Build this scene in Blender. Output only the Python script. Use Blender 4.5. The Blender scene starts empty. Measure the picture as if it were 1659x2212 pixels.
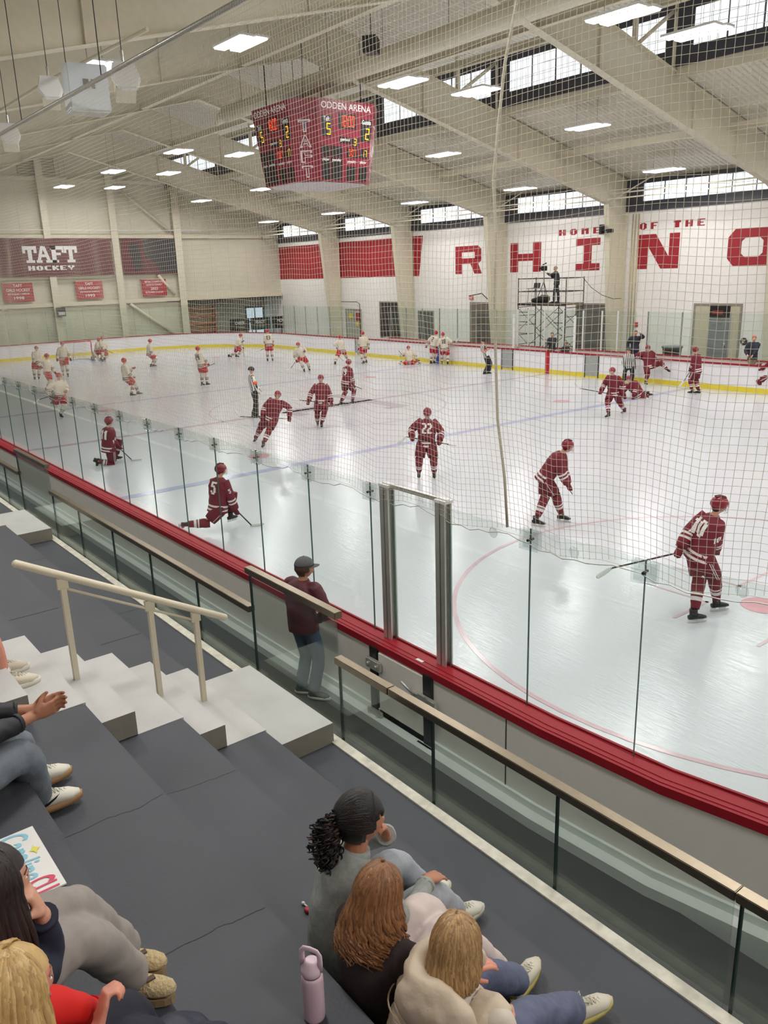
import bpy, bmesh, math, random
import numpy as np
from mathutils import Vector as V, Matrix, Quaternion
from mathutils.bvhtree import BVHTree
from mathutils import noise
random.seed(4)
S = bpy.context.scene
COL = S.collection
# ------------------------------------------------------------------ camera
cam = bpy.data.cameras.new('camera'); camo = bpy.data.objects.new('camera', cam); COL.objects.link(camo)
cr = V((0.62408304, 0.78077086, -0.03028587)); cu = V((-0.20260718, 0.19913877, 0.95879825)); cf = V((-0.75463282, 0.59223359, -0.28246891))
camo.matrix_world = Matrix.Translation((26.084, -17.878, 4.918)) @ Matrix((cr, cu, -cf)).transposed().to_4x4()
cam.sensor_fit = 'VERTICAL'; cam.sensor_height = 36; cam.lens = 36*1751.783/2212; cam.clip_start = .05; cam.clip_end = 300
S.camera = camo
# ------------------------------------------------------------------ world, view
w = bpy.data.worlds.new('world'); S.world = w; w.use_nodes = True
w.node_tree.nodes['Background'].inputs[0].default_value = (.80, .90, 1, 1)
w.node_tree.nodes['Background'].inputs[1].default_value = 1.2
S.view_settings.view_transform = 'Standard'; S.view_settings.look = 'None'; S.view_settings.gamma = 1
S.view_settings.use_curve_mapping = False
S.view_settings.exposure = -1.25
LAMP_W = 400.0      # watts of every ceiling fixture
PANE_E = 2.6        # strength of the daylit translucent panes
# ------------------------------------------------------------------ materials
def lin(c):
    if isinstance(c, str): c = [int(c[i:i+2], 16) for i in (0, 2, 4)]
    return tuple((x/255/12.92 if x/255 <= .04045 else ((x/255+.055)/1.055)**2.4) for x in c)
_M = {}
TMP = bpy.data.scenes.new('scratch')
def mat(name, c, rough=.6, metal=0, amp=.06, scale=6, bump=0, bscale=40, emit=0, spec=.5, sheen=0):
    if name in _M: return _M[name]
    m = bpy.data.materials.new(name); m.use_nodes = True; nt = m.node_tree; b = nt.nodes['Principled BSDF']
    col = lin(c)
    b.inputs['Roughness'].default_value = rough; b.inputs['Metallic'].default_value = metal
    b.inputs['Specular IOR Level'].default_value = spec
    tc = nt.nodes.new('ShaderNodeTexCoord')
    if amp > 0:
        n = nt.nodes.new('ShaderNodeTexNoise'); n.inputs['Scale'].default_value = scale; n.inputs['Detail'].default_value = 4
        nt.links.new(tc.outputs['Object'], n.inputs['Vector'])
        r = nt.nodes.new('ShaderNodeMapRange'); r.inputs['To Min'].default_value = 1-amp; r.inputs['To Max'].default_value = 1+amp
        r.inputs['From Min'].default_value = .3; r.inputs['From Max'].default_value = .7
        nt.links.new(n.outputs['Fac'], r.inputs['Value'])
        mx = nt.nodes.new('ShaderNodeVectorMath'); mx.operation = 'SCALE'; mx.inputs[0].default_value = col
        nt.links.new(r.outputs['Result'], mx.inputs['Scale']); nt.links.new(mx.outputs['Vector'], b.inputs['Base Color'])
    else: b.inputs['Base Color'].default_value = (*col, 1)
    if bump:
        n = nt.nodes.new('ShaderNodeTexNoise'); n.inputs['Scale'].default_value = bscale; n.inputs['Detail'].default_value = 3
        nt.links.new(tc.outputs['Object'], n.inputs['Vector'])
        bp = nt.nodes.new('ShaderNodeBump'); bp.inputs['Strength'].default_value = bump; bp.inputs['Distance'].default_value = .01
        nt.links.new(n.outputs['Fac'], bp.inputs['Height']); nt.links.new(bp.outputs['Normal'], b.inputs['Normal'])
    if emit:
        b.inputs['Emission Color'].default_value = (*col, 1); b.inputs['Emission Strength'].default_value = emit
    if sheen: b.inputs['Sheen Weight'].default_value = sheen
    _M[name] = m; return m
def glassmat(name, tint, refl=1.0, rough=.0):
    if name in _M: return _M[name]
    m = bpy.data.materials.new(name); m.use_nodes = True; nt = m.node_tree; nt.nodes.clear()
    o = nt.nodes.new('ShaderNodeOutputMaterial'); t = nt.nodes.new('ShaderNodeBsdfTransparent'); g = nt.nodes.new('ShaderNodeBsdfGlossy')
    t.inputs[0].default_value = (*tint, 1); g.inputs['Roughness'].default_value = rough; g.inputs[0].default_value = (.9, 1, .95, 1)
    lw = nt.nodes.new('ShaderNodeLayerWeight'); lw.inputs['Blend'].default_value = .5
    f = nt.nodes.new('ShaderNodeMath'); f.operation = 'POWER'; f.inputs[1].default_value = 4.0; nt.links.new(lw.outputs['Facing'], f.inputs[0])
    mu = nt.nodes.new('ShaderNodeMath'); mu.operation = 'MULTIPLY_ADD'; mu.inputs[1].default_value = .6*refl; mu.inputs[2].default_value = .035*refl; mu.use_clamp = True
    mx = nt.nodes.new('ShaderNodeMixShader')
    nt.links.new(f.outputs[0], mu.inputs[0]); nt.links.new(mu.outputs[0], mx.inputs[0]); nt.links.new(t.outputs[0], mx.inputs[1]); nt.links.new(g.outputs[0], mx.inputs[2]); nt.links.new(mx.outputs[0], o.inputs[0])
    _M[name] = m; return m
CREAM = mat('cream_steel_paint', (214, 206, 184), .45, amp=.03)
DECK = mat('cream_deck_paint', (214, 208, 192), .5, amp=.03)
WHITEW = mat('white_block_paint', (242, 238, 233), .6, amp=.03, bump=.1, bscale=12)
SIDING = mat('cream_siding', (206, 200, 180), .6, amp=.03, scale=2)
REDP = mat('red_paint', (160, 28, 44), .5, amp=.05)
DARKF = mat('dark_window_frame', (62, 62, 70), .4, amp=.05)
LEDGE = mat('red_ledge_plastic', (152, 26, 40), .5, amp=.05, spec=.3)
BOARD = mat('white_board_plastic', (232, 230, 232), .3, amp=.02)
BACKB = mat('grey_board_back', (232, 228, 220), .5, amp=.02)
KICK = mat('yellow_kickplate', (226, 206, 60), .4, amp=.04)
CURB = mat('white_curb', (218, 224, 220), .4, amp=.03)
STEEL = mat('brushed_steel', (176, 168, 156), .28, 1, amp=.05, scale=30)
ALU = mat('aluminium', (206, 206, 200), .42, .7, amp=.04)
DSTEEL = mat('dark_steel', (70, 72, 74), .4, .8, amp=.05)
BLACK = mat('black_plastic', (22, 22, 24), .4, amp=.05)
GREYC = mat('grey_painted_concrete', (68, 70, 77), .6, amp=.10, scale=1.6, bump=.15, bscale=60)
WHITEC = mat('light_concrete', (190, 189, 186), .65, amp=.07, scale=3, bump=.15, bscale=80)
SIDEC = mat('bare_concrete', (136, 130, 120), .8, amp=.06, scale=8, bump=.2, bscale=60)
RUBBER = mat('rubber_floor', (70, 72, 70), .8, amp=.07, bump=.1)
WHITEM = mat('white_metal', (222, 222, 220), .4, amp=.02)
GL = glassmat('rink_glass', (.925, .96, .945), .8)
GLB = glassmat('balustrade_glass', (.90, .935, .915), 1.0)
GLE = mat('glass_edge', (60, 92, 84), .2, amp=.05)
GLF = glassmat('far_rink_glass', (.915, .96, .94), .8)
CLIP = glassmat('clear_bracket', (.90, .92, .92), 1.2, .1)
NETM = mat('net_cord', (196, 190, 170), .8, amp=.05)
# ------------------------------------------------------------------ object helpers
def link(name, me, parent=None, mats=()):
    for m in mats: me.materials.append(m)
    o = bpy.data.objects.new(name, me); COL.objects.link(o)
    if parent is not None: o.parent = parent
    return o
def obj(name, bm, m, parent=None, smooth=False):
    me = bpy.data.meshes.new(name); bmesh.ops.recalc_face_normals(bm, faces=bm.faces[:]); bm.to_mesh(me); bm.free()
    if smooth: me.polygons.foreach_set('use_smooth', [True]*len(me.polygons))
    return link(name, me, parent, m if isinstance(m, (list, tuple)) else [m])
def tag(o, label, cat, group=None, kind=None):
    o['label'] = label; o['category'] = cat
    if group: o['group'] = group
    if kind: o['kind'] = kind
    return o
def thing(name, label, cat, loc=(0, 0, 0), rz=0, group=None):
    o = bpy.data.objects.new(name, None); COL.objects.link(o); o.location = loc; o.rotation_euler = (0, 0, rz)
    o.empty_display_size = .1
    return tag(o, label, cat, group)
def struct(o): o['kind'] = 'structure'; return o
def part(o, label): o['label'] = label; return o
def box(bm, x0, x1, y0, y1, z0, z1, mi=0):
    vs = [bm.verts.new((x, y, z)) for x in (x0, x1) for y in (y0, y1) for z in (z0, z1)]
    for f in ((0, 1, 3, 2), (4, 6, 7, 5), (0, 4, 5, 1), (2, 3, 7, 6), (0, 2, 6, 4), (1, 5, 7, 3)):
        bm.faces.new([vs[i] for i in f]).material_index = mi
def boxo(name, x0, x1, y0, y1, z0, z1, m, parent=None, bev=0):
    bm = bmesh.new(); box(bm, x0, x1, y0, y1, z0, z1)
    if bev: bmesh.ops.bevel(bm, geom=bm.edges[:], offset=bev, segments=2, affect='EDGES')
    return obj(name, bm, m, parent)
def prism(bm, poly, a, b, axis='z', mi=0):
    # poly: 2D points; extruded from a to b along axis
    def P(p, t): return (p[0], p[1], t) if axis == 'z' else ((p[0], t, p[1]) if axis == 'y' else (t, p[0], p[1]))
    A = [bm.verts.new(P(p, a)) for p in poly]; B = [bm.verts.new(P(p, b)) for p in poly]
    n = len(poly)
    bm.faces.new(A).material_index = mi; bm.faces.new(B[::-1]).material_index = mi
    for i in range(n): bm.faces.new((A[i], B[i], B[(i+1) % n], A[(i+1) % n])).material_index = mi
def frames(pts, ref):
    n = len(pts); T = []
    for i in range(n):
        t = (pts[min(i+1, n-1)]-pts[max(i-1, 0)]); T.append(t.normalized() if t.length > 1e-9 else V((0, 0, 1)))
    out = []; u = V(ref)
    for t in T:
        u = u-t*u.dot(t)
        if u.length < 1e-4: u = t.orthogonal()
        u.normalize(); out.append((u.copy(), t.cross(u)))
    return out
def tube(bm, pts, rad, seg=8, ref=(1, 0, 0), cap=True, mi=None, wr=0, closed=True):
    """pts list of Vectors, rad: list of r or (ru,rv); mi: list of material per span"""
    pts = [V(p) for p in pts]; fr = frames(pts, ref); rings = []
    for i, p in enumerate(pts):
        r = rad[i] if isinstance(rad, (list, tuple)) else rad
        ru, rv = r if isinstance(r, (list, tuple)) else (r, r)
        u, v = fr[i]; ring = []
        for k in range(seg):
            a = 2*math.pi*k/seg; q = p+u*(ru*math.cos(a))+v*(rv*math.sin(a))
            if wr: q += (q-p).normalized()*(wr*.016*noise.noise(q*11))
            ring.append(bm.verts.new(q))
        rings.append(ring)
    for i in range(len(rings)-1):
        for k in range(seg):
            f = bm.faces.new((rings[i][k], rings[i][(k+1) % seg], rings[i+1][(k+1) % seg], rings[i+1][k]))
            if mi: f.material_index = mi[min(i, len(mi)-1)]
            f.smooth = True
    if cap:
        f = bm.faces.new(rings[0][::-1]); g = bm.faces.new(rings[-1])
        if mi: f.material_index = mi[0]; g.material_index = mi[-1]
    return rings
def rodo(name, a, b, r, m, parent=None, seg=8):
    bm = bmesh.new(); tube(bm, [V(a), V(b)], r, seg, ref=(.3, .5, .7)); return obj(name, bm, m, parent)
def lathe(bm, prof, c=(0, 0, 0), seg=20, mi=0):
    c = V(c); R = []
    for r, z in prof: R.append([bm.verts.new(c+V((max(r, 1e-4)*math.cos(2*math.pi*k/seg), max(r, 1e-4)*math.sin(2*math.pi*k/seg), z))) for k in range(seg)])
    for i in range(len(R)-1):
        for k in range(seg):
            f = bm.faces.new((R[i][k], R[i][(k+1) % seg], R[i+1][(k+1) % seg], R[i+1][k])); f.smooth = True; f.material_index = mi
    bm.faces.new(R[0][::-1]).material_index = mi; bm.faces.new(R[-1]).material_index = mi
def ellip(bm, c, R, M=None, seg=16, rings=10, fn=None, mi=0):
    c = V(c); M = M or Matrix.Identity(3); g = []
    for i in range(rings+1):
        th = math.pi*i/rings; row = []
        for k in range(seg):
            a = 2*math.pi*k/seg; d = V((math.sin(th)*math.cos(a), math.sin(th)*math.sin(a), math.cos(th)))
            p = V((d.x*R[0], d.y*R[1], d.z*R[2]))
            if fn: p = fn(d, p)
            row.append(p)
            if i in (0, rings): break
        g.append([bm.verts.new(c+M @ p) for p in row])
    for i in range(rings):
        for k in range(seg):
            a, b = g[i], g[i+1]; k2 = (k+1) % seg
            if len(a) == 1: f = bm.faces.new((a[0], b[k], b[k2]))
            elif len(b) == 1: f = bm.faces.new((a[k], b[0], a[k2]))
            else: f = bm.faces.new((a[k], b[k], b[k2], a[k2]))
            f.smooth = True; f.material_index = mi
def solid(name, bm, voxel, m, parent=None, sm=2, disp=0, dscale=6, fn=None):
    """union of closed pieces -> one continuous surface"""
    me = bpy.data.meshes.new(name+'_raw'); bmesh.ops.recalc_face_normals(bm, faces=bm.faces[:]); bm.to_mesh(me); bm.free()
    t = bpy.data.objects.new('tmp', me); TMP.collection.objects.link(t)
    r = t.modifiers.new('r', 'REMESH'); r.mode = 'VOXEL'; r.voxel_size = voxel; r.use_smooth_shade = True
    if sm: s = t.modifiers.new('s', 'SMOOTH'); s.iterations = sm; s.factor = .5
    TMP.view_layers[0].update(); dg = TMP.view_layers[0].depsgraph; ev = t.evaluated_get(dg)
    me2 = bpy.data.meshes.new_from_object(ev, depsgraph=dg); me2.name = name
    bpy.data.objects.remove(t); bpy.data.meshes.remove(me)
    if disp:
        co = np.empty(len(me2.vertices)*3); nn = np.empty(len(me2.vertices)*3); me2.vertices.foreach_get('co', co); me2.vertices.foreach_get('normal', nn)
        co = co.reshape(-1, 3); nn = nn.reshape(-1, 3)
        dd = np.array([noise.noise(V(c)*dscale)+.5*noise.noise(V(c)*dscale*2.3) for c in co]); co = co+nn*(disp*dd)[:, None]; me2.vertices.foreach_set('co', co.ravel()); me2.update()
    me2.polygons.foreach_set('use_smooth', [True]*len(me2.polygons))
    me2.materials.clear()
    o = link(name, me2, parent, m if isinstance(m, (list, tuple)) else [m])
    if fn:
        for p in me2.polygons: p.material_index = fn(p.center)
    return o
_F = {}
def text_mesh(s, bold=0.0):
    cu_ = bpy.data.curves.new('t', 'FONT'); cu_.body = s; cu_.offset = bold; cu_.align_x = 'LEFT'; cu_.resolution_u = 4
    t = bpy.data.objects.new('t', cu_); TMP.collection.objects.link(t)
    TMP.view_layers[0].update(); dg = TMP.view_layers[0].depsgraph; me = bpy.data.meshes.new_from_object(t.evaluated_get(dg), depsgraph=dg)
    bpy.data.objects.remove(t); return me
def text(name, s, m, origin, xd, up, width, height, parent=None, bold=.0, off=.0):
    """flat lettering filling width x height; origin = lower-left corner"""
    me = text_mesh(s, bold); me.name = name
    xs = [v.co.x for v in me.vertices]; ys = [v.co.y for v in me.vertices]
    x0, x1, y0, y1 = min(xs), max(xs), min(ys), max(ys); o = V(origin); xd = V(xd).normalized(); up = V(up).normalized(); n = xd.cross(up)
    for v in me.vertices: v.co = o+xd*((v.co.x-x0)/(x1-x0)*width)+up*((v.co.y-y0)/(y1-y0)*height)+n*off
    me.materials.clear(); return link(name, me, parent, [m])
GLY = {'T': '###########.###..###..###..###..###.', 'x': ''}
FONT = {'A': ['.###.', '##.##', '##.##', '#####', '##.##', '##.##', '##.##'], 'C': ['.####', '##...', '##...', '##...', '##...', '##...', '.####'],
 'E': ['#####', '##...', '##...', '####.', '##...', '##...', '#####'], 'F': ['#####', '##...', '##...', '####.', '##...', '##...', '##...'],
 'H': ['##.##', '##.##', '##.##', '#####', '##.##', '##.##', '##.##'], 'K': ['##.##', '##.##', '####.', '###..', '####.', '##.##', '##.##'],
 'M': ['##.##', '#####', '#####', '##.##', '##.##', '##.##', '##.##'], 'O': ['.###.', '##.##', '##.##', '##.##', '##.##', '##.##', '.###.'],
 'T': ['#####', '#####', '.###.', '.###.', '.###.', '.###.', '.###.'], 'Y': ['##.##', '##.##', '##.##', '.###.', '..#..', '..#..', '..#..'],
 '0': ['.###.', '##.##', '##.##', '##.##', '##.##', '##.##', '.###.'], '1': ['.##', '###', '.##', '.##', '.##', '.##', '.##'], '2': ['####.', '...##', '...##', '.###.', '##...', '##...', '#####'],
 '3': ['####.', '...##', '...##', '.###.', '...##', '...##', '####.'], '4': ['##.##', '##.##', '##.##', '#####', '...##', '...##', '...##'], '5': ['#####', '##...', '####.', '...##', '...##', '##.##', '.###.'],
 '8': ['.###.', '##.##', '##.##', '.###.', '##.##', '##.##', '.###.'], '9': ['.###.', '##.##', '##.##', '.####', '...##', '...##', '.###.'], '7': ['#####', '...##', '..##.', '..##.', '.##..', '.##..', '.##..'], ' ': ['...']*7}
def cells(s):
    """yields filled cells (col,row) of a block lettered string, row 0 at the bottom; returns list, width"""
    out = []; x = 0
    for ch in s:
        g = FONT[ch]
        for r, row in enumerate(g):
            for c, k in enumerate(row):
                if k == '#': out.append((x+c, 6-r))
        x += len(g[0])+1
    return out, x-1
def blocktext(name, s, m, origin, xd, up, width, height, parent=None, off=0, fn=None):
    L, wd = cells(s); o = V(origin); xd = V(xd).normalized(); up = V(up).normalized(); n = xd.cross(up); bm = bmesh.new()
    cw, ch = width/wd, height/7
    for c, r in L:
        q = [o+xd*(c+a)*cw+up*(r+b)*ch+n*off for a, b in ((0, 0), (1, 0), (1, 1), (0, 1))]
        if fn: q = [fn(p) for p in q]
        bm.faces.new([bm.verts.new(p) for p in q])
    bmesh.ops.remove_doubles(bm, verts=bm.verts[:], dist=1e-4)
    return obj(name, bm, m, parent)
# ------------------------------------------------------------------ rink outline
XL, XR, YN, YF, RAD = -32.5, 30.5, -12.84, 13.0, 8.5
def outline(d=0.0, n=10):
    """closed outline counter-clockwise starting on the near side, offset outward by d"""
    pts = []
    for cx, cy, a0 in ((XR-RAD, YN+RAD, -90), (XR-RAD, YF-RAD, 0), (XL+RAD, YF-RAD, 90), (XL+RAD, YN+RAD, 180)):
        for k in range(n+1):
            a = math.radians(a0+90*k/n); pts.append(V((cx+(RAD+d)*math.cos(a), cy+(RAD+d)*math.sin(a), 0)))
    return pts
def run(kind, d):
    P = outline(d, 12)   # 52 points: 4 corners of 13
    if kind == 'near': return [V((-24, YN-d, 0))]+[V((x, YN-d, 0)) for x in (-12, 0, 12)]+P[0:9]
    if kind == 'right': return P[8:26]
    if kind == 'far': return [P[26-1]]+[V((x, YF+d, 0)) for x in (12, 0, -12)]+P[26:34]
    if kind == 'left': return P[33:52]+[V((-24, YN-d, 0))]
def strip(bm, kind, d0, d1, z0, z1, mi=0):
    A, B = run(kind, d0), run(kind, d1)
    rows = [[bm.verts.new((p.x, p.y, z)) for p, z in ((a, z0), (b, z0), (b, z1), (a, z1))] for a, b in zip(A, B)]
    for r, q in zip(rows, rows[1:]):
        for k in range(4): bm.faces.new((r[k], q[k], q[(k+1) % 4], r[(k+1) % 4])).material_index = mi
    bm.faces.new(rows[0]); bm.faces.new(rows[-1][::-1])
# ------------------------------------------------------------------ ice floor and markings
icem = mat('ice', (206, 208, 214), .16, amp=.03, scale=.5, spec=.42)
nt = icem.node_tree; b_ = nt.nodes['Principled BSDF']; tc = nt.nodes.new('ShaderNodeTexCoord')
mp = nt.nodes.new('ShaderNodeMapping'); mp.inputs['Rotation'].default_value = (0, 0, .6); mp.inputs['Scale'].default_value = (1.2, 7, 1)
nz = nt.nodes.new('ShaderNodeTexNoise'); nz.inputs['Scale'].default_value = 2.2; nz.inputs['Detail'].default_value = 8; nz.inputs['Distortion'].default_value = 1.2
bp = nt.nodes.new('ShaderNodeBump'); bp.inputs['Strength'].default_value = .16; bp.inputs['Distance'].default_value = .02
nt.links.new(tc.outputs['Object'], mp.inputs[0]); nt.links.new(mp.outputs[0], nz.inputs['Vector']); nt.links.new(nz.outputs[0], bp.inputs['Height']); nt.links.new(bp.outputs[0], b_.inputs['Normal'])
bm = bmesh.new(); bm.faces.new([bm.verts.new(p) for p in outline(.05, 16)])
ice = struct(obj('floor', bm, icem)); 
def icepaint(name, c, polys, z=.004):
    m = mat(name+'_paint', c, .17, amp=.08, scale=3, spec=.42); bm = bmesh.new()
    for pl in polys: bm.faces.new([bm.verts.new((x, y, z)) for x, y in pl])
    for f in bm.faces:
        f.normal_update()
        if f.normal.z < 0: f.normal_flip()
    me = bpy.data.meshes.new(name); bm.to_mesh(me); bm.free()
    return link(name, me, ice, [m])
def ring(cx, cy, r0, r1, n=64):
    out = []
    for k in range(n):
        a, b = 2*math.pi*k/n, 2*math.pi*(k+1)/n
        out.append([(cx+r0*math.cos(a), cy+r0*math.sin(a)), (cx+r1*math.cos(a), cy+r1*math.sin(a)), (cx+r1*math.cos(b), cy+r1*math.sin(b)), (cx+r0*math.cos(b), cy+r0*math.sin(b))])
    return out
def rect(x0, x1, y0, y1): return [(x0, y0), (x1, y0), (x1, y1), (x0, y1)]
def disc(cx, cy, r, n=32): return [(cx+r*math.cos(2*math.pi*k/n), cy+r*math.sin(2*math.pi*k/n)) for k in range(n)]
icepaint('centre_line', (186, 168, 184), [rect(-.13, .13, YN, YF)])
icepaint('blue_line', (172, 176, 208), [rect(7.55, 7.85, YN, YF)]); icepaint('blue_line', (150, 152, 172), [rect(-7.85, -7.6, YN, YF)])
icepaint('goal_line', (206, 180, 188), [rect(27.1, 27.15, -11.6, 11.8)]); icepaint('goal_line', (206, 180, 188), [rect(-28.7, -28.64, -11.6, 11.8)])
icepaint('centre_circle', (186, 178, 200), ring(0, 0, 4.54, 4.6))
for cx, cy in ((20.775, -6.6), (20.775, 6.7), (-22.4, -6.6), (-22.4, 6.7)):
    icepaint('faceoff_circle', (208, 178, 186), ring(cx, cy, 4.55, 4.62)); icepaint('faceoff_dot', (212, 156, 166), [disc(cx, cy, .31)])
    for sx in (-1, 1):
        for sy in (-1, 1):
            icepaint('faceoff_mark', (208, 182, 188), [rect(*sorted((cx+sx*.6, cx+sx*1.8)), *sorted((cy+sy*.45, cy+sy*.5))), rect(*sorted((cx+sx*.6, cx+sx*.65)), *sorted((cy+sy*.45, cy+sy*1.35)))])
for cx, cy in ((6.0, -6.6), (6.0, 6.7), (-6.0, -6.6), (-6.0, 6.7)): icepaint('faceoff_dot', (208, 194, 200), [disc(cx, cy, .31)])
icepaint('goal_crease', (190, 205, 226), [[(-28.64, -1.2), (-26.9, -1.2), (-26.5, -.6), (-26.4, 0), (-26.5, .6), (-26.9, 1.2), (-28.64, 1.2)]])
# big serifed letter at centre ice, read from the far side
gl = [(-3.0, 1.9), (-3.0, .9), (-2.6, .9), (-2.6, 1.3), (-.5, 1.3), (-.5, -1.3), (-1.1, -1.3), (-1.1, -1.9), (1.1, -1.9), (1.1, -1.3), (.5, -1.3), (.5, 1.3), (2.6, 1.3), (2.6, .9), (3.0, .9), (3.0, 1.9)]
icepaint('centre_letter', (176, 172, 184), [rect(-2.35, 2.35, 1.55, 2.2), rect(-2.35, -2.0, 1.15, 1.55), rect(2.0, 2.35, 1.15, 1.55), rect(-.42, .42, -1.6, 1.55), rect(-1.1, 1.1, -2.1, -1.6)])
# arena floor slab around the rink
bm = bmesh.new(); box(bm, -37.5, 34.2, -14.8, 19.3, -.30, -.012)
struct(obj('floor', bm, RUBBER))
struct(boxo('floor', -30, 30, -14.84, -13.04, -.01, .15, RUBBER))
# ------------------------------------------------------------------ dasher boards
def boards(kind, label, backm=BACKB, gap=()):
    t = thing('rink_boards', label, 'boards')
    bm = bmesh.new(); strip(bm, kind, 0, .06, .20, 1.02); obj('face_panel', bm, BOARD, t)
    bm = bmesh.new(); strip(bm, kind, -.012, .06, 0, .20); obj('kick_plate', bm, KICK, t)
    bm = bmesh.new(); strip(bm, kind, .06, .19, .02, 1.05); obj('back_panel', bm, backm, t)
    bm = bmesh.new(); zl = 1.10 if kind == 'near' else 1.06
    strip(bm, kind, -.04, .21, 1.02, zl); strip(bm, kind, -.045, -.02, zl, zl+.015); strip(bm, kind, .10, .115, zl, zl+.006); strip(bm, kind, .16, .175, zl, zl+.006); obj('top_ledge', bm, LEDGE, t)
    zc = .15 if kind == 'near' else 0
    bm = bmesh.new(); strip(bm, kind, .19, .33 if zc else .27, -.012+zc*0, .10+zc); strip(bm, kind, .19, .22, .10+zc, .17+zc); obj('base_curb', bm, CURB, t)
    return t
bn = boards('near', 'long near rink boards with red ledge beside the spectator stand')
bf = boards('far', 'long far rink boards with yellow kick strip in front of the benches')
bl = boards('left', 'curved end boards behind the far goal')
boards('right', 'end boards closest to the camera end of the rink')
STRIPES = [(-7.98, (34, 74, 176), 'blue stripe on far boards'), (-.08, (178, 24, 44), 'red stripe on far boards')]
for x, c, l in STRIPES: part(boxo('line_stripe', x-.13, x+.13, YF-.016, YF-.001, .0, 1.05, mat('stripe%d' % c[0], c, .35), bf), l)
for x0, x1 in ((-15.6, -14.9), (-3.05, -2.35), (2.2, 2.9)):
    t = thing('bench_gate', 'grey gate in the far boards %s' % {-15.6: 'near the first bench at left', -3.05: 'left of the red stripe', 2.2: 'by the player climbing over the boards'}[x0], 'gate')
    boxo('gate_leaf', x0, x1, YF-.02, YF-.005, .08, 1.04, mat('gate_grey', (158, 160, 158), .4), t)
    boxo('gate_frame', x0-.05, x0, YF-.025, YF-.003, .0, 1.05, DSTEEL, t); boxo('gate_frame', x1, x1+.05, YF-.025, YF-.003, .0, 1.05, DSTEEL, t)
# joints on the outside of the near boards
for x in (18.2, 21.6, 24.2): boxo('panel_joint', x, x+.012, YN-.193, YN-.19, .0, 1.04, DSTEEL, bn) if x < 22 else None
# ------------------------------------------------------------------ near gate with steel posts
t = thing('rink_gate', 'hinged rink gate between the two tall steel posts', 'gate')
Y = YN-.19
boxo('gate_leaf', 19.76, 20.52, Y-.03, Y-.001, .16, 1.0, BACKB, t, .004)
for x in (19.68, 20.56):
    boxo('gate_frame', x-.06, x+.06, Y-.04, Y-.001, .05, 1.04, DSTEEL, t)
for z in (.25, .86):
    h = boxo('hinge', 19.60, 19.84, Y-.085, Y-.041, z-.06, z+.06, ALU, t, .008)
    for dx in (-.07, .07): rodo('bolt', (19.72+dx, Y-.085, z), (19.72+dx, Y-.105, z), .018, ALU, h)
l = boxo('latch', 20.36, 20.72, Y-.09, Y-.041, .74, .82, ALU, t, .008)
rodo('latch_handle', (20.42, Y-.10, .80), (20.30, Y-.16, .92), .014, ALU, l); boxo('catch_plate', 20.50, 20.62, Y-.12, Y-.09, .70, .86, ALU, l, .006)
l = boxo('latch', 20.42, 20.70, Y-.08, Y-.041, .18, .25, ALU, t, .006)
boxo('ledge_tag', 20.30, 20.40, YN-.15, YN-.10, 1.101, 1.104, WHITEM, t)
def post(x, label):
    p = thing('glass_post', label, 'post', (x, YN+.01, 1.1))
    for dx, m, nm in ((-.045, ALU, 'channel'), (.03, ALU, 'channel')):
        bm = bmesh.new(); prism(bm, [(dx-.03, -.05), (dx+.03, -.05), (dx+.03, -.035), (dx-.015, -.035), (dx-.015, .035), (dx+.03, .035), (dx+.03, .05), (dx-.03, .05)], 0, 1.72); obj(nm, bm, m, p)
    bm = bmesh.new(); box(bm, -.022, .012, -.04, .04, 0, 1.70); obj('core', bm, DSTEEL, p)
    bm = bmesh.new(); box(bm, -.08, .07, -.055, .055, 1.70, 1.73); obj('cap', bm, WHITEM, p)
post(19.72, 'tall steel glass post at the hinge side of the rink gate')
post(20.58, 'tall steel glass post at the latch side of the rink gate')
# ------------------------------------------------------------------ near glass
def pane(x0, x1, y0, y1, z0, z1, label, group, m=GL, parts=True, clip=True, cat='glass panel', th=.012):
    d = V((x1-x0, y1-y0, 0)); L = d.length; t = thing('rink_glass', label, cat, (x0, y0, z0), math.atan2(d.y, d.x), group)
    bm = bmesh.new(); box(bm, .004, L-.004, -th/2, th/2, 0, z1-z0); obj('pane', bm, m, t)
    if parts:
        bm = bmesh.new(); box(bm, 0, .006, -th*.7, th*.7, 0, z1-z0); obj('edge_seam', bm, GLE, t)
    if clip:
        bm = bmesh.new(); box(bm, -.10, .10, -.03, -.018, z1-z0-.19, z1-z0-.01); box(bm, -.10, .10, .018, .03, z1-z0-.19, z1-z0-.01); c = obj('clear_bracket', bm, CLIP, t)
        bm = bmesh.new(); tube(bm, [V((0, -.04, z1-z0-.10)), V((0, .04, z1-z0-.10))], .012, 8); obj('bolt', bm, DSTEEL, c)
    return t
NS = [-1.0, .2, 1.4, 2.6, 3.8, 5.0, 6.2, 7.42, 8.7, 9.92, 11.13, 12.35, 13.53, 14.72, 15.86, 17.02, 18.22, 19.42, 19.66]
lab = {9.92: 'glass panel in front of kneeling player 11', 14.72: 'glass panel left of lunging player 5', 15.86: 'glass panel right of lunging player 5', 17.02: 'glass panel behind the man in the grey cap',
       18.22: 'glass panel just right of the man in the grey cap', 19.42: 'narrow glass strip left of the first steel post', 11.13: 'glass panel just right of player 11', 12.35: 'glass panel crossed by the near blue line', 13.53: 'glass panel two left of lunging player 5', 8.7: 'glass panel just left of player 11'}
for a, b in zip(NS, NS[1:]):
    pane(a, b, YN+.01, YN+.01, 1.10, 2.79, lab.get(a, 'clear panel in the long run of near rink glass at left'), None if a in lab else 'near rink glass at left')
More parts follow.
